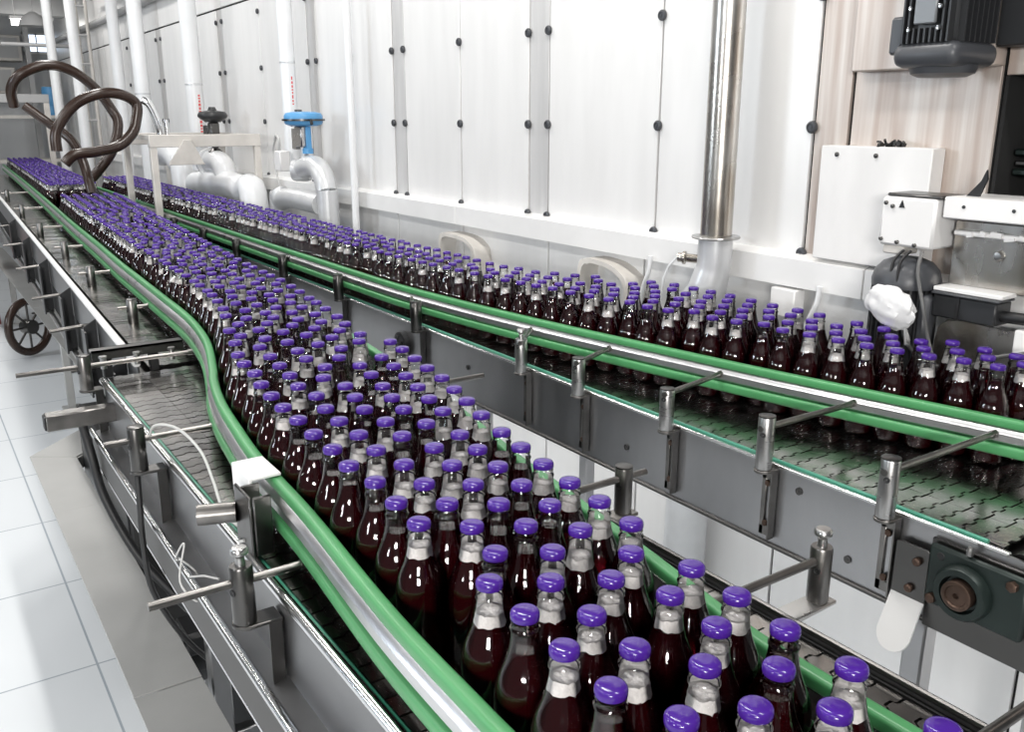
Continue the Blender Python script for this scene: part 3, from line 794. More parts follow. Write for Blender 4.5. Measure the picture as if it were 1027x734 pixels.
m = MB(); m.box(1.86, 1.92, 4.80, 4.90, 1.475, 1.585, bev=.006); m.box(1.87, 1.92, 4.90, 4.97, 1.46, 1.575, bev=.005); m.obj('positioner', M['steel'], BV)
m = MB(); m.box(1.885, 1.915, 4.785, 4.80, 1.45, 1.585, bev=.003); m.lathe([(0, 1.44), (.03, 1.44), (.03, 1.465), (.012, 1.48), (0, 1.48)], (1.9, 4.81, 0), 16); m.obj('yoke', M['blue'], BV)
m = MB(); m.lathe([(0, 1.36), (.035, 1.36), (.035, 1.40), (.022, 1.42), (.022, 1.48), (0, 1.48)], (1.9, 4.86, 0), 20); m.lathe([(0, -.05), (.055, -.05), (.06, -.03), (.06, .03), (.055, .05), (0, .05)], (1.9, 4.92, 1.345), 24, axis=(-.6, .5, 0)); m.obj('valve_body', M['pipegrey'], BV)
m = MB(); m.box(1.80, 1.86, 4.98, 5.07, 1.34, 1.45, bev=.005); m.obj('junction_box', M['white'], BV)
m = MB(); m.tube(catmull([(1.9, 4.90, 1.355), (1.9, 4.80, 1.375), (1.895, 4.68, 1.372), (1.885, 4.58, 1.33), (1.88, 4.53, 1.25), (1.88, 4.52, 1.15), (1.88, 4.52, .0)], 6), .056, 24)
m.obj('pipe_run', M['pipegrey'], BV)
m = MB(); m.tube(catmull([(1.86, 4.55, 1.185), (1.86, 4.75, 1.19), (1.86, 5.0, 1.19), (1.86, 5.14, 1.165), (1.86, 5.2, 1.10), (1.86, 5.2, .0)], 6), .058, 24)
m.obj('pipe_run', M['pipegrey'], BV)
m = MB(); m.tube(catmull([(1.9, 5.32, 1.50), (1.9, 5.36, 1.44), (1.9, 5.34, 1.33), (1.9, 5.28, 1.22)], 6), .006, 8); m.tube(catmull([(1.9, 5.32, 1.50), (1.9, 5.29, 1.53), (1.9, 5.25, 1.50), (1.9, 5.27, 1.42)], 5), .009, 8)
tag(m.obj('cable', M['cable']), 'thin grey cable drooping left of the blue valve', 'cable')
# black valve
KV = thing('control_valve', (1.86, 6.4, 1.3), 'control valve with a black round actuator on white pipework', 'valve')
m = MB(); m.lathe([(0, 1.60), (.05, 1.60), (.088, 1.625), (.098, 1.637), (.098, 1.65), (.085, 1.668), (.03, 1.678), (.02, 1.70), (0, 1.70)], (1.86, 6.4, 0), 30); m.obj('actuator', M['blackpaint'], KV)
m = MB(); m.box(1.83, 1.89, 6.36, 6.44, 1.46, 1.60, bev=.008); m.box(1.83, 1.89, 6.445, 6.55, 1.51, 1.58, bev=.006); m.lathe([(0, 1.39), (.045, 1.39), (.045, 1.41), (.022, 1.43), (.022, 1.46), (0, 1.46)], (1.86, 6.4, 0), 18); m.obj('yoke', M['dsteel'], KV)
m = MB(); m.tube(catmull([(1.86, 6.62, 1.30), (1.86, 6.50, 1.335), (1.86, 6.33, 1.335), (1.86, 6.22, 1.29), (1.86, 6.18, 1.2)], 6), .075, 24); m.lathe([(0, 0), (.10, 0), (.10, .03), (0, .03)], (1.86, 6.52, 1.325), 26, axis=(0, 1, .1)); m.obj('valve_body', M['pipewhite'], KV)
m = MB(); m.tube(catmull([(1.85, 6.9, 1.16), (1.85, 6.5, 1.19), (1.85, 6.1, 1.20), (1.85, 5.8, 1.18), (1.85, 5.62, 1.10), (1.85, 5.58, .0)], 6), .085, 24)
m.obj('pipe_run', M['pipewhite'], KV)
m = MB(); m.tube(catmull([(1.86, 7.9, 1.35), (1.86, 7.6, 1.36), (1.86, 7.35, 1.30), (1.86, 7.25, 1.15), (1.86, 7.25, .0)], 6), .10, 24)
tag(m.obj('elbow_pipe', M['pipewhite']), 'thick white elbow pipe behind the cream stand', 'pipe')

# ------------------------------------------------------------------ far end: stands, hoses, racks
S2 = thing('pipe_stand', (1.6, 6.2, 0), 'cream metal stand straddling the right conveyor below the hose loops', 'stand')
for x in (1.325, 1.965):
    for y in (5.85, 6.6):
        m = MB(); m.box(x - .02, x + .02, y - .02, y + .02, 0, 1.50, bev=.003); m.obj('leg', M['cream'], S2)
m = MB(); m.box(1.302, 1.988, 5.826, 5.874, 1.455, 1.53, bev=.004); m.box(1.302, 1.988, 6.576, 6.624, 1.455, 1.53, bev=.004); m.box(1.303, 1.347, 5.88, 6.57, 1.50, 1.528, bev=.003); m.box(1.943, 1.987, 5.88, 6.57, 1.50, 1.528, bev=.003); m.box(1.50, 1.70, 6.1, 6.4, 1.505, 1.52); m.obj('top_frame', M['cream'], S2)
m = MB(); m.prism([(1.40, 1.35), (1.62, 1.35), (1.60, 1.37), (1.545, 1.50), (1.50, 1.50), (1.41, 1.37)], (0, 5.82, 0), (1, 0, 0), (0, 0, 1), .02, bev=.003); m.obj('drip_plate', M['cream'], S2)
S1 = thing('pipe_stand', (1.2, 12, 0), 'grey steel frame behind the far bottles under the high hose loop', 'stand')
m = MB(); m.box(.9, 1.62, 11.97, 12.03, 1.795, 1.89, bev=.004); m.obj('top_beam', M['beam'], S1)
m = MB(); m.box(1.557, 1.618, 11.972, 12.028, 0, 1.794, bev=.004); m.obj('leg', M['cream'], S1)
def hose(pts, r, lab):
    m = MB(); m.tube(catmull(pts, 7), r, 16)
    return tag(m.obj('rubber_hose', M['hose']), lab, 'hose')
hose([(.69, 6.6, 1.70), (.682, 6.55, 1.80), (.737, 6.5, 1.885), (.882, 6.5, 1.944), (1.021, 6.5, 1.921), (1.154, 6.5, 1.815), (1.241, 6.5, 1.68), (1.261, 6.45, 1.586), (1.20, 6.4, 1.428), (1.10, 6.4, 1.30), (1.05, 6.4, 1.25)], .031, 'large high loop of brown rubber hose, the farther of the two')
hose([(.72, 6.35, 1.70), (.83, 6.30, 1.60), (.93, 6.2, 1.50), (.965, 6.1, 1.38), (.975, 6.02, 1.25), (.98, 6.0, 1.19)], .028, 'brown hose hanging from the far loop down to the bottles')
hose([(.818, 6.0, 1.44), (.832, 6.0, 1.562), (.945, 6.0, 1.704), (1.089, 6.0, 1.767), (1.21, 6.02, 1.765), (1.30, 6.05, 1.71), (1.275, 6.0, 1.60), (1.235, 5.97, 1.53), (1.15, 5.95, 1.465), (1.02, 5.93, 1.435), (.90, 5.92, 1.42), (.84, 5.92, 1.37)], .031, 'near loop of brown rubber hose hanging above the gap between the conveyors')
T = thing('spout_pipe', (1.42, 6.05, 1.5), 'curved steel spout rising from the cream stand into the near hose loop', 'pipe')
m = MB(); m.tube(catmull([(1.338, 6.06, 1.735), (1.37, 6.05, 1.715), (1.40, 6.05, 1.65), (1.425, 6.05, 1.56), (1.425, 6.05, 1.50)], 6), .024, 16); m.obj('spout_tube', M['bright'], T)
m = MB(); m.tube([(1.455, 6.0, 1.51), (1.455, 6.0, 1.62)], .014, 10); m.obj('spout_handle', M['bright'], T)
R = thing('storage_rack', (1.55, 13.8, 0), 'grey rack with shelves against the end wall behind the hose loops', 'rack')
for x in (1.1, 1.98):
    for y in (13.6, 14.0):
        m = MB(); m.box(x - .03, x + .03, y - .03, y + .03, 0, 2.2); m.obj('upright', M['beam'], R)
for z in (.5, 1.1, 1.66):
    m = MB(); m.box(1.066, 2.014, 13.566, 14.034, z - .04, z); m.obj('shelf', M['cream'], R)
def drum(x, y, z, r, h, lab):
    T = thing('plastic_drum', (x, y, z), lab, 'drum')
    m = MB(); m.lathe([(0, z), (r * .93, z), (r, z + .03), (r, z + h * .3), (r * .97, z + h * .33), (r, z + h * .36), (r, z + h * .64), (r * .97, z + h * .67), (r, z + h * .7), (r, z + h - .04), (r * .9, z + h), (0, z + h)], (x, y, 0), 24); m.obj('drum_body', M['blue'], T)
    m = MB(); m.lathe([(0, z + h), (.03, z + h), (.03, z + h + .025), (0, z + h + .025)], (x + r * .5, y, 0), 12); m.obj('drum_cap', M['rubber'], T)
drum(1.88, 13.75, 1.661, .10, .36, 'blue plastic drum on the top shelf inside the high hose loop')
drum(1.985, 8.0, 1.251, .05, .22, 'small blue drum behind the spout on the cream stand')
m = MB(); m.box(1.925, 2.042, 7.9, 8.1, 1.0, 1.25); tag(m.obj('bracket_shelf', M['cream']), 'small cream shelf on the machine carrying the small blue drum', 'shelf')
for x0, x1, z0, z1, lab in ((1.05, 1.72, 2.38, 2.72, 'cream cabinet mounted high on the end wall by the window'), (.9, 1.6, 1.95, 2.3, 'grey cabinet lower on the end wall left of the high hose loop')):
    T = thing('wall_cabinet', (x0, 14.8, z0), lab, 'cabinet')
    m = MB(); m.box(x0, x1, 14.6, 14.98, z0, z1, bev=.01); m.obj('cabinet_body', M['cream'], T)
    m = MB(); m.box(x0 + .05, (x0 + x1) / 2 - .02, 14.58, 14.6, z0 + .04, z1 - .04); m.box((x0 + x1) / 2 + .02, x1 - .05, 14.58, 14.6, z0 + .04, z1 - .04); m.obj('cabinet_door', M['beam'], T)
m = MB(); m.box(1.715, 1.775, 14.2, 14.3, 0, 3.9); struct(m.obj('trim_2', M['beam']), 'dark grey column at the left of the end window', 'column')
T = thing('scaffold_ladder', (2.0, 11.2, 0), 'white scaffold ladder rising beside the far pipes', 'ladder')
for x in (1.87, 2.005):
    m = MB(); m.cyl((x, 11.3, 0), (x, 11.3, 3.8), .018, 10); m.obj('ladder_rail', M['cream'], T)
for k in range(11):
    z = .4 + k * .3
    m = MB(); m.cyl((1.87, 11.3, z), (2.005, 11.3, z), .013, 8); m.obj('rung', M['beam'], T)
T = thing('pipe_rack', (1.7, 11.9, 0), 'grey overhead pipe rack crossing in front of the end window', 'rack')
for z in (2.42, 3.0):
    m = MB(); m.cyl((1.2, 11.9, z), (2.02, 11.9, z), .022, 10); m.obj('crossbar', M['beam'], T)
for x in (1.68, 2.0):
    m = MB(); m.cyl((x, 11.9, 0), (x, 11.9, 3.6), .024, 10); m.obj('upright', M['cream'], T)
T = thing('fluorescent_lamp', (1.65, 13, 2.8), 'lit fluorescent lamp hanging above the end window', 'lamp')
m = MB(); m.cyl((1.46, 13.0, 2.745), (1.90, 13.0, 2.745), .035, 14); m.obj('lamp_tube', M['lamp'], T)
m = MB(); m.box(1.44, 1.92, 12.95, 13.05, 2.785, 2.82, bev=.004); m.cyl((1.5, 13, 2.82), (1.5, 13, 3.9), .005, 6); m.cyl((1.86, 13, 2.82), (1.86, 13, 3.9), .005, 6); m.obj('lamp_housing', M['white'], T)

for x, z, r, lab in ((2.063, 2.62, .031, 'thick grey conduit running under the ceiling along the machine top'), (2.0, 2.84, .019, 'thin dark conduit running under the ceiling above the thick grey one')):
    T = thing('conduit', (x, 7, z), lab, 'pipe')
    m = MB(); m.cyl((x, 7.1, z), (x, 14.3 if r > .025 else 10.9, z), r, 14); m.obj('conduit_tube', M['beam'] if r > .025 else M['dsteel'], T)
    for y in (7.6, 9.0, 10.4):
        m = MB(); m.cyl((x, y, z), (x, y, 3.9), .007, 6); m.box(x - r - .01, x + r, y - .012, y + .012, z - r - .008, z - r); m.obj('hanger', M['beam'], T)
for x, y, z, lab in ((1.62, 12.4, 2.66, 'dark round lamp shade hanging among the far pipes'),):
    T = thing('pendant_lamp', (x, y, z), lab, 'lamp')
    m = MB(); m.lathe([(.16, 0), (.15, .05), (.09, .12), (.03, .16), (0, .16)], (x, y, z), 20); m.obj('lamp_shade', M['beam'], T)
    m = MB(); m.cyl((x, y, z + .16), (x, y, 3.9), .006, 6); m.obj('lamp_rod', M['beam'], T)
# ------------------------------------------------------------------ left side: cable duct, reel, motor, wires
D = thing('cable_duct', (.32, 2, 0), 'grey sheet-metal cable duct running low along the left conveyor above the tiles', 'duct')
Z = .47
path_o = [(.254, -.3), (.254, 3.42), (.60, 3.80), (.60, 9.5)]
path_i = [(.384, -.3), (.384, 3.33), (.728, 3.71), (.728, 9.5)]
def duct_piece(pts, z0, z1, nm, mat, bev=.0):
    m = MB(); m.prism(pts, (0, 0, z0), (1, 0, 0), (0, 1, 0), z1 - z0, bev=bev); return m.obj(nm, M[mat], D)
bod = MB()
bod.prism([(.30, -.3), (.380, -.3), (.380, 3.31), (.722, 3.69), (.722, 9.5), (.645, 9.5), (.645, 3.84), (.30, 3.44)], (0, 0, Z - .045), (1, 0, 0), (0, 1, 0), .0445)
bod.obj('duct_body', M['lid'], D)
def at_o(y):
    return .254 if y <= 3.42 else .60
cuts = [-.3, 1.765, 2.85, 3.42]
for i, (a, c) in enumerate(zip(cuts, cuts[1:])):
    h = .0035 + (.002 if i == 1 else 0)
    ci = c if c < 3.4 else 3.33
    duct_piece([(.250, a + .002), (.388, a + .002), (.388, ci - .002), (.250, c - .002)], Z, Z + h, 'duct_lid', 'lid', .0008)
duct_piece([(.250, 3.422), (.388, 3.332), (.732, 3.712), (.598, 3.802)], Z, Z + .0035, 'duct_lid', 'lid', .0008)
for a, c in ((3.806, 4.9), (4.9, 5.6), (5.6, 6.3), (6.3, 9.5)):
    ai = a if a > 3.9 else 3.716
    duct_piece([(.596, a + .003), (.732, ai + .003), (.732, c - .003), (.596, c - .003)], Z, Z + .0035, 'duct_lid', 'lid', .0008)
for y, x in ((-.15, .355), (1.1, .355), (3.95, .68), (5.55, .66), (8.2, .66)):
    m = MB(); m.box(x - .02, x + .02, y - .02, y + .02, .01, Z - .045, bev=.003); m.box(x - .05, x + .05, y - .04, y + .04, 0, .012, bev=.002); m.obj('leg', M['lid'], D)
# wheel and dark red hose reel behind the duct
RL = thing('hose_reel', (.62, 7.7, 0), 'dark red hose reel with a big wheel standing behind the far duct', 'reel')
m = MB()
cy_, cz_, rr_ = 7.0, .215, .18
cen = Vector((.63, cy_, cz_))
ring = [cen + Vector((math.cos(a) * rr_ * .75, math.cos(a) * rr_ * .5, math.sin(a) * rr_)) for a in [2 * PI * k / 36 for k in range(37)]]
m.tube(ring, .028, 10, cap=False); m.obj('wheel_tyre', M['hose'], RL)
m = MB()
for k in range(4):
    a = PI * k / 4
    d = Vector((math.cos(a) * rr_ * .75, math.cos(a) * rr_ * .5, math.sin(a) * rr_))
    m.cyl(cen - d, cen + d, .008, 8)
m.lathe([(0, -.04), (.05, -.04), (.05, .04), (0, .04)], cen, 16, axis=(.55, -.83, 0)); m.obj('wheel_spoke', M['dsteel'], RL)
m = MB(); m.box(.24, .55, 8.0, 8.4, .28, .75, bev=.05, seg=2); m.box(.35, .40, 8.1, 8.15, 0, .3); m.box(.5, .55, 8.3, 8.35, 0, .3); m.obj('reel_case', M['darkred'], RL)
# geared motor under the near conveyor
GM = thing('gear_motor', (.50, 2.0, .3), 'black geared motor under the left conveyor seen through the gap beside the duct', 'motor')
m = MB(); m.tube([(.40, 2.02, .36), (.62, 2.02, .36)], .055, 18); m.tube([(.62, 2.02, .36), (.70, 2.02, .36)], [.055, .03], 18); m.obj('motor_body', M['blackpaint'], GM)
m = MB(); m.box(.40, .50, 1.96, 2.07, .40, .46, bev=.01); m.obj('terminal_box', M['rubber'], GM)
m = MB(); m.box(.46, .56, 1.97, 2.07, 0, .31, bev=.01); m.obj('motor_base', M['blackpaint'], GM)
m = MB(); m.box(.41, .66, 2.5, 3.35, .0, .66, bev=.01); kb_ = m.obj('dark_filler_box', M['matblack']); tag(kb_, 'added black box darkening the space under the left conveyor behind the gear motor', 'box')  # added box, darkens the gap under the conveyor
m = MB(); m.box(.405, .41, 2.56, 3.29, .08, .62, bev=.003); m.obj('filler_front', M['blackpaint'], kb_)
# black cables
m = MB(); m.tube(catmull([(.30, 2.40, .90), (.312, 2.38, .80), (.322, 2.32, .70), (.37, 2.25, .56), (.43, 2.15, .47), (.45, 2.05, .462)], 6), .011, 10)
tag(m.obj('cable', M['rubber']), 'thick black cable hanging from the square arm down to the gear motor', 'cable')
m = MB(); m.tube(catmull([(.312, 1.79, .945), (.309, 1.785, .88), (.306, 1.78, .80), (.312, 1.77, .70), (.36, 1.77, .58), (.43, 1.82, .46), (.46, 1.95, .41)], 6), .006, 8)
tag(m.obj('cable', M['rubber']), 'thin black cable dropping straight from the dark clamp post without a knob', 'cable')
m = MB(); m.tube(catmull([(.339, 1.79, 1.01), (.352, 1.78, 1.045), (.385, 1.74, 1.045), (.405, 1.66, 1.02), (.398, 1.56, .995), (.385, 1.47, .982), (.379, 1.40, .985), (.383, 1.33, .988), (.362, 1.30, .992), (.365, 1.28, 1.0)], 7), .0028, 8)
tag(m.obj('sensor_cable', M['cable']), 'thin pale cable looping from the dark clamp post over the empty belt to the sensor', 'cable')
m = MB(); m.tube(catmull([(.325, 1.58, .845), (.318, 1.55, .87), (.33, 1.53, .90), (.31, 1.50, .845), (.33, 1.47, .815), (.345, 1.52, .84), (.325, 1.56, .86)], 6), .0018, 6); m.tube([(.325, 1.50, .85), (.345, 1.47, .86), (.362, 1.44, .862)], .002, 6)
tag(m.obj('wire_tie', M['cable']), 'twisted wire tie on the lower chrome tube of the left conveyor', 'wire')
# sensor head clamped on the near rail
SN = thing('bottle_sensor', (.42, 1.25, 1.0), 'steel sensor head clamped over the green rail of the left conveyor', 'sensor')
m = MB(); m.box(.390, .438, 1.302, 1.390, 1.084, 1.089, bev=.001); m.box(.386, .391, 1.302, 1.390, 1.04, 1.089, bev=.001); m.obj('cover_plate', M['ledge'], SN)  # plate's bright sheen is put into the pale colour
m = MB(); m.box(.366, .372, 1.245, 1.318, .985, 1.082, bev=.002); m.box(.372, .400, 1.243, 1.248, .985, 1.082, bev=.002); m.box(.372, .398, 1.248, 1.302, 1.02, 1.030, bev=.002); m.box(.372, .398, 1.25, 1.305, .985, .995, bev=.002); m.box(.372, .40, 1.296, 1.301, .985, 1.082, bev=.001); m.obj('sensor_bracket', M['dsteel'], SN)
m = MB(); m.cyl((.312, 1.335, 1.035), (.366, 1.315, 1.035), .0165, 20); m.obj('sensor_barrel', M['post'], SN)
m = MB(); m.cyl((.374, 1.290, 1.008), (.396, 1.255, 1.008), .008, 14); m.obj('sensor_bolt', M['bright'], SN)
m = MB(); m.cyl((.374, 1.285, 1.055), (.396, 1.255, 1.055), .007, 12); m.obj('sensor_bolt', M['bright'], SN)

# ------------------------------------------------------------------ bottles
def body_prof(ins=0.0):
    P = [(0, .0), (.024, .0), (.029, .003), (.0315, .010), (.0318, .03), (.0318, .085), (.0318, .103), (.0312, .111), (.0297, .119), (.0273, .127), (.0240, .135), (.0206, .143), (.0180, .151), (.0161, .159), (.0148, .167), (.0140, .174)]
    return [(max(0, r - ins) if r else 0, h + (ins if h < .02 else 0)) for r, h in P]
def clip_prof(P, z0, z1):
    """the piece of a profile between two heights, ends interpolated"""
    hs = [p[1] for p in P]; rs = [p[0] for p in P]
    f = lambda z: float(np.interp(z, hs[1:], rs[1:]))
    return [(f(z0), z0)] + [p for p in P[1:] if z0 < p[1] < z1] + [(f(z1), z1)]
FIN = [(.0136, .1765), (.0150, .1775), (.0152, .1795), (.0138, .1810), (.0134, .1850), (.0141, .1862), (.0141, .1875), (.0134, .1885), (.0134, .196)]
CAPP = [(.0136, .1895), (.0142, .1896), (.0146, .1906), (.0147, .1940), (.0143, .1968), (.0130, .1986), (.0105, .1996), (.006, .2001), (0, .2003)]
def meshes(n, sfx):
    d = {}
    d['glass'] = MB().lathe(body_prof() + FIN, n=n).mesh('glass_' + sfx, M['glass'], 60)
    m = MB().lathe(CAPP, n=n)
    d['cap'] = m.mesh('cap_' + sfx, M['cap'], 50)
    inner = body_prof(.0014)
    d['juice'], d['foam'] = [], []
    for lv in (.158, .164, .169):
        d['juice'].append(MB().lathe([(0, .0014)] + clip_prof(inner, .0014, lv)[1:] + [(0, lv - .0006)], n=n).mesh('juice_' + sfx, M['juice'], 60))
    for z0, z1 in ((.154, .168), (.149, .163), (.159, .172)):
        pr = clip_prof(body_prof(.0011), z0, z1)
        m = MB().lathe([(0, z0)] + pr + [(0, z1 - .002)], n=n)
        rf = random.Random(int(z0 * 1e4))
        ph = [rf.uniform(0, 6.28) for _ in range(4)]
        for v in m.bm.verts:
            r_ = math.hypot(v.co.x, v.co.y)
            if r_ < .003:
                continue
            a = math.atan2(v.co.y, v.co.x)
            wv = math.sin(2 * a + ph[0]) + .7 * math.sin(3 * a + ph[1]) + .6 * math.sin(5 * a + ph[2]) + .4 * math.sin(9 * a + ph[3])
            if v.co.z < z0 + .0005:
                v.co.z += .0016 * wv
            elif v.co.z > z1 - .0025:
                v.co.z -= .0013 * abs(wv)
        d['foam'].append(m.mesh('foam_' + sfx, M['foam'], 60))
    return d
HIGH = meshes(26, 'bottle')

CAPS_LEFT = [(620, 311), (570, 375), (632, 404), (519, 412), (460, 437), (579, 440), (634, 478), (530, 478), (438, 499), (584, 517), (495, 533), (641, 548), (441, 568), (595, 586), (499, 600), (642, 610), (446, 638), (559, 645), (505, 674), (615, 675), (451, 708), (545, 727), (665, 733), (607, 753), (491, 760), (558, 799), (675, 804), (618, 829), (506, 832), (566, 868), (682, 873), (457, 875), (624, 902), (513, 905), (573, 939), (462, 944), (691, 946), (634, 973), (520, 977), (584, 1014), (702, 1019), (469, 1019), (647, 1045), (530, 1054), (597, 1088), (716, 1089), (464, 1092), (657, 1115), (522, 1126), (581, 1159), (471, 1165), (734, 1176), (639, 1188), (529, 1201), (692, 1228), (590, 1233), (471, 1242), (753, 1253), (643, 1273), (530, 1277), (706, 1300), (589, 1309), (478, 1319), (770, 1324), (656, 1342), (537, 1349), (723, 1373), (604, 1380), (480, 1394), (788, 1400), (673, 1413), (552, 1425), (739, 1450), (618, 1452), (487, 1469), (799, 1476), (689, 1494), (547, 1498), (606, 1524), (751, 1524), (492, 1546), (813, 1553), (699, 1566), (560, 1574), (638, 1593), (762, 1599), (511, 1626), (826, 1633), (690, 1645), (568, 1652), (631, 1672), (511, 1704), (835, 1706), (724, 1713), (580, 1731), (639, 1743), (781, 1748), (696, 1772), (527, 1780), (586, 1818), (649, 1826), (554, 1883)]
CAPS_RIGHT = [(1777, 849), (1727, 871), (1825, 883), (1770, 908), (1707, 931), (1825, 951), (1771, 975), (1678, 983), (1728, 1022), (1831, 1022), (1662, 1044), (1785, 1064), (1716, 1086), (1651, 1103), (1770, 1127), (1713, 1150), (1649, 1174), (1821, 1183), (1763, 1200), (1707, 1219), (1640, 1243), (1825, 1254), (1759, 1263), (1706, 1285), (1625, 1305), (1756, 1331), (1698, 1356), (1829, 1362), (1640, 1374), (1766, 1405), (1699, 1421), (1613, 1427), (1829, 1428), (1759, 1464), (1661, 1465), (1591, 1486), (1715, 1503), (1824, 1505), (1646, 1519), (1773, 1542), (1611, 1561), (1716, 1572), (1827, 1581), (1665, 1607), (1572, 1607), (1779, 1613), (1707, 1641), (1832, 1656), (1631, 1658), (1549, 1665), (1775, 1681), (1688, 1704), (1609, 1715), (1839, 1729), (1553, 1745), (1754, 1745), (1661, 1767), (1599, 1786), (1836, 1794), (1529, 1803), (1781, 1816), (1709, 1817), (1646, 1832), (1585, 1849), (1825, 1861), (1508, 1870), (1760, 1880), (1701, 1895), (1641, 1906), (1570, 1916), (1810, 1934), (1495, 1938), (1743, 1942), (1691, 1962), (1621, 1969), (1561, 1985), (1513, 2022), (1684, 2034), (1613, 2035), (1549, 2058), (1490, 2077), (1722, 2097), (1626, 2112), (1533, 2121), (1455, 2137), (1685, 2150), (1596, 2170), (1507, 2181), (1448, 2205), (1655, 2216), (1562, 2227), (1497, 2254), (1620, 2270), (1432, 2284), (1552, 2304), (1426, 2345), (1615, 2353), (1598, 2415), (1426, 2440), (1595, 2494), (1415, 2502), (1596, 2577), (1418, 2583), (1406, 2642), (1592, 2655), (1403, 2712), (1605, 2720), (1602, 2789), (1408, 2807), (1608, 2873), (1408, 2882), (1602, 2934), (1400, 2949), (1601, 3010), (1598, 3089)]

def queue(start, lo, hi, y_end, rnd_, d=.0645):
    P = [tuple(p) for p in start]
    new = []
    while True:
        best = None
        top = sorted(P, key=lambda p: -p[1])[:60]
        yref = max(0, min(p[1] for p in top) if top else 0)
        base = lo(yref + .1), hi(yref + .1)
        x = base[0] - .05
        while x < base[1] + .06:
            near = [p for p in top if abs(p[0] - x) < d]
            y = max((p[1] + math.sqrt(d * d - (p[0] - x) ** 2) for p in near), default=yref)
            if lo(y) <= x <= hi(y):
                sc = y + rnd_.uniform(0, .004)
                if best is None or sc < best[0]:
                    best = (sc, x, y)
            x += .004
        if best is None or best[2] > y_end:
            return new
        p = (best[1] + rnd_.uniform(-.0008, .0008), best[2] + rnd_.uniform(0, .0015))
        P.append(p); new.append(p)
BR = .0345
L0 = [(a / 1000, b / 1000) for a, b in CAPS_LEFT]
R0 = [(a / 1000, b / 1000) for a, b in CAPS_RIGHT]
rq = random.Random(11)
L1 = queue(L0, lambda y: fL(y) + BR, lambda y: fLR(y) - BR, 6.3, rq)
L2 = queue([(x, 7.30) for x in (.93, .995, 1.06, 1.125, 1.19)], lambda y: fL(y) + BR, lambda y: fLR(y) - BR, 12.5, rq)
L2 += [(.93, 7.30), (.995, 7.30), (1.06, 7.30), (1.125, 7.30), (1.19, 7.30)]
R1 = queue(R0, lambda y: fR(y) + BR, lambda y: fRR(y) - BR, 8.1, rq)
def relax(P, lo, hi, d=.0640, mg=.0345):
    A = np.array(P, float)
    for it in range(40):
        D = A[:, None, :] - A[None, :, :]
        q = np.sqrt((D ** 2).sum(-1)) + np.eye(len(A))
        push = np.where(q < d, (d - q) / q * .5, 0.0)
        A += (D * push[:, :, None]).sum(1)
        for i in range(len(A)):
            A[i, 0] = min(max(A[i, 0], lo(A[i, 1]) + mg), hi(A[i, 1]) - mg)
    return [tuple(p) for p in A]
L0 = [(min(max(x, fL(y) + .0335), fLR(y) - .0335), y) for x, y in L0]
R0 = [(min(max(x, fR(y) + .0335), fRR(y) - .0335), y) for x, y in R0]
L01 = relax(L0 + L1, fL, fLR)
L2 = relax(L2, fL, fLR)
R01 = relax(R0 + R1, fR, fRR)
L_all = [(x, y, 'L') for x, y in L01 + L2]
R_all = [(x, y, 'R') for x, y in R01]

def pix(x, y, z=1.164):
    th, ya = math.radians(15.465), math.radians(34.027)
    fx = x * math.sin(ya) + y * math.cos(ya); lat = x * math.cos(ya) - y * math.sin(ya); up = z - 1.63
    d = fx * math.cos(th) - up * math.sin(th)
    return 513.5 + 900 * lat / d, 367 + 900 * (-up * math.cos(th) - fx * math.sin(th)) / d, d
allb = []
for x, y, c in L_all + R_all:
    u, v, d = pix(x, y)
    if -30 < u < 1045 and -5 < v < 748:
        allb.append((d, x, y, c))
allb.sort()
single, mass = allb[:300], allb[300:]

def nth(n):
    return '%d%s' % (n, 'th' if 10 <= n % 100 <= 20 else {1: 'st', 2: 'nd', 3: 'rd'}.get(n % 10, 'th'))
files = {}
for d, x, y, c in single:
    f = int(round((x - ((fL if c == 'L' else fR)(y) + BR)) / .0575))
    files.setdefault((c, max(0, f)), []).append((y, x, d))
rb = random.Random(5)
first = True
for (c, f), lst in sorted(files.items()):
    lst.sort()
    for i, (y, x, d) in enumerate(lst):
        foamy = rb.random() < .58
        side = 'left' if c == 'L' else 'right'
        neck = 'foamy neck' if foamy else 'clear neck'
        lab = 'purple-capped bottle, %s, %s conveyor, %s from front in %s file off left green rail' % (neck, side, nth(i + 1), nth(f + 1))
        T = thing('juice_bottle', (x, y, BELT), lab, 'bottle', 'juice bottles on the %s conveyor' % side)
        T.rotation_euler = (0, 0, rb.uniform(0, 6.28))
        k = rb.randrange(3)
        lv = k if not foamy else 0
        parts = [('glass_body', HIGH['glass']), ('juice', HIGH['juice'][lv]), ('cap', HIGH['cap'])]
        if foamy:
            parts.append(('foam', HIGH['foam'][k]))
        for nm, me in parts:
            o = bpy.data.objects.new(nm, me)
            o.parent = T
            COL.objects.link(o)
            if nm != 'glass_body':
                o['label'] = {'juice': 'dark red juice', 'cap': 'purple screw cap', 'foam': 'pale foam in the neck'}[nm]

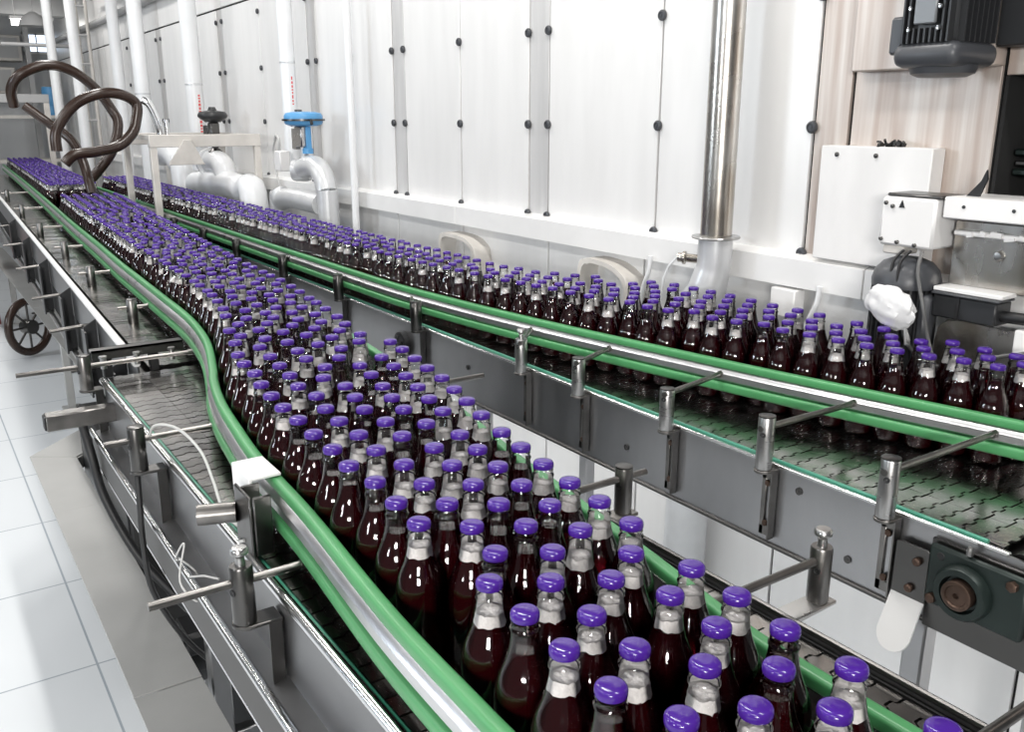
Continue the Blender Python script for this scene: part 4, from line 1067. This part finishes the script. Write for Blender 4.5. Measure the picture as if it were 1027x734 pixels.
# the rest of the queue, too many and too small to tell apart: one object
def np_lathe(prof, n, mi):
    V, F = [], []
    for r, h in prof:
        if r <= 1e-6:
            V.append([(0, 0, h)])
        else:
            V.append([(r * math.cos(2 * PI * k / n), r * math.sin(2 * PI * k / n), h) for k in range(n)])
    off, o = [], 0
    for ring in V:
        off.append(o); o += len(ring)
    for a in range(len(V) - 1):
        A, B = V[a], V[a + 1]
        for k in range(n):
            k2 = (k + 1) % n
            if len(A) == 1:
                F.append((off[a], off[a + 1] + k2, off[a + 1] + k))
            elif len(B) == 1:
                F.append((off[a] + k, off[a] + k2, off[a + 1]))
            else:
                F.append((off[a] + k, off[a] + k2, off[a + 1] + k2, off[a + 1] + k))
    return [v for ring in V for v in ring], F, mi
def low(foamy):
    n = 12
    inner = body_prof(.0014)
    lv = .153 if foamy else .166
    segs = [np_lathe(body_prof()[1:] + FIN[1::2], n, 0),
            np_lathe([(0, .002)] + clip_prof(inner, .002, lv)[1:] + [(0, lv)], n, 1),
            np_lathe([CAPP[1], CAPP[3], CAPP[5], CAPP[6], CAPP[8]], n, 2)]
    if foamy:
        segs.append(np_lathe([(0, lv)] + clip_prof(body_prof(.0011), lv, .170) + [(0, .170)], n, 3))
    V, F, MI = [], [], []
    for v, f, mi in segs:
        o = len(V)
        V += v
        F += [tuple(i + o for i in q) for q in f]
        MI += [mi] * len(f)
    return np.array(V), F, MI
LOW = [low(False), low(True)]
VV, FF, MM = [], [], []
base = 0
for d, x, y, c in mass:
    V, F, MI = LOW[1 if rb.random() < .72 else 0]
    VV.append(V + np.array([x, y, BELT]))
    FF += [tuple(i + base for i in q) for q in F]
    MM += MI
    base += len(V)
me = bpy.data.meshes.new('bottle_crowd')
me.from_pydata(np.concatenate(VV).tolist(), [], FF)
for k in ('glass', 'juice', 'cap', 'foam'):
    me.materials.append(M[k])
me.polygons.foreach_set('material_index', np.array(MM, dtype=np.int32))
me.shade_smooth()
me.set_sharp_from_angle(angle=math.radians(55))
o = bpy.data.objects.new('bottle_crowd', me)
COL.objects.link(o)
tag(o, 'distant crowd of purple-capped juice bottles filling both conveyors toward the hall end', 'bottles', None, 'stuff')

# ------------------------------------------------------------------ light: ceiling lamps and daylight from the open side of the hall, plus an added under-conveyor fill
def area(name, loc, size, power, col=(1, 1, 1), rot=(0, 0, 0)):
    l = bpy.data.lights.new(name, 'AREA')
    l.shape = 'RECTANGLE'
    l.size, l.size_y = size
    l.energy = power
    l.color = col
    o = bpy.data.objects.new(name, l)
    o.location = loc
    o.rotation_euler = rot
    COL.objects.link(o)
    return o
for i, y in enumerate((-.6, 2.0, 4.6, 7.4, 10.4)):
    area('ceiling_light', (1.05, y, 3.8), (.22, 1.5), (50, 66, 54, 54, 54)[i], (1, .975, .94))
    area('ceiling_light', (-1.6, y, 3.8), (.22, 1.5), 46, (1, .98, .955))
area('window_light', (-4.5, 5.5, 2.3), (1.2, 1.2), 115, (.80, .90, 1.0), (0, math.radians(-90), 0))
area('under_fill', (1.68, 2.4, .76), (.3, 3.2), 13)  # added fill under the right conveyor, brightens floor and lower panels
area('window_light', (-4.5, .6, 2.3), (.5, .5), 60, (.92, .96, 1.0), (0, math.radians(-90), 0))
area('window_light', (-2.6, -3.0, 2.2), (1.3, .55), 270, (1, .98, .95), (math.radians(90), 0, math.radians(-38)))
w = bpy.data.worlds.new('hall_daylight')
SC.world = w
w.use_nodes = True
w.node_tree.nodes['Background'].inputs['Color'].default_value = (.97, .98, 1.0, 1)
w.node_tree.nodes['Background'].inputs['Strength'].default_value = .17
SC.cycles.max_bounces = 14
SC.cycles.transparent_max_bounces = 24
SC.cycles.caustics_refractive = False
SC.cycles.caustics_reflective = False
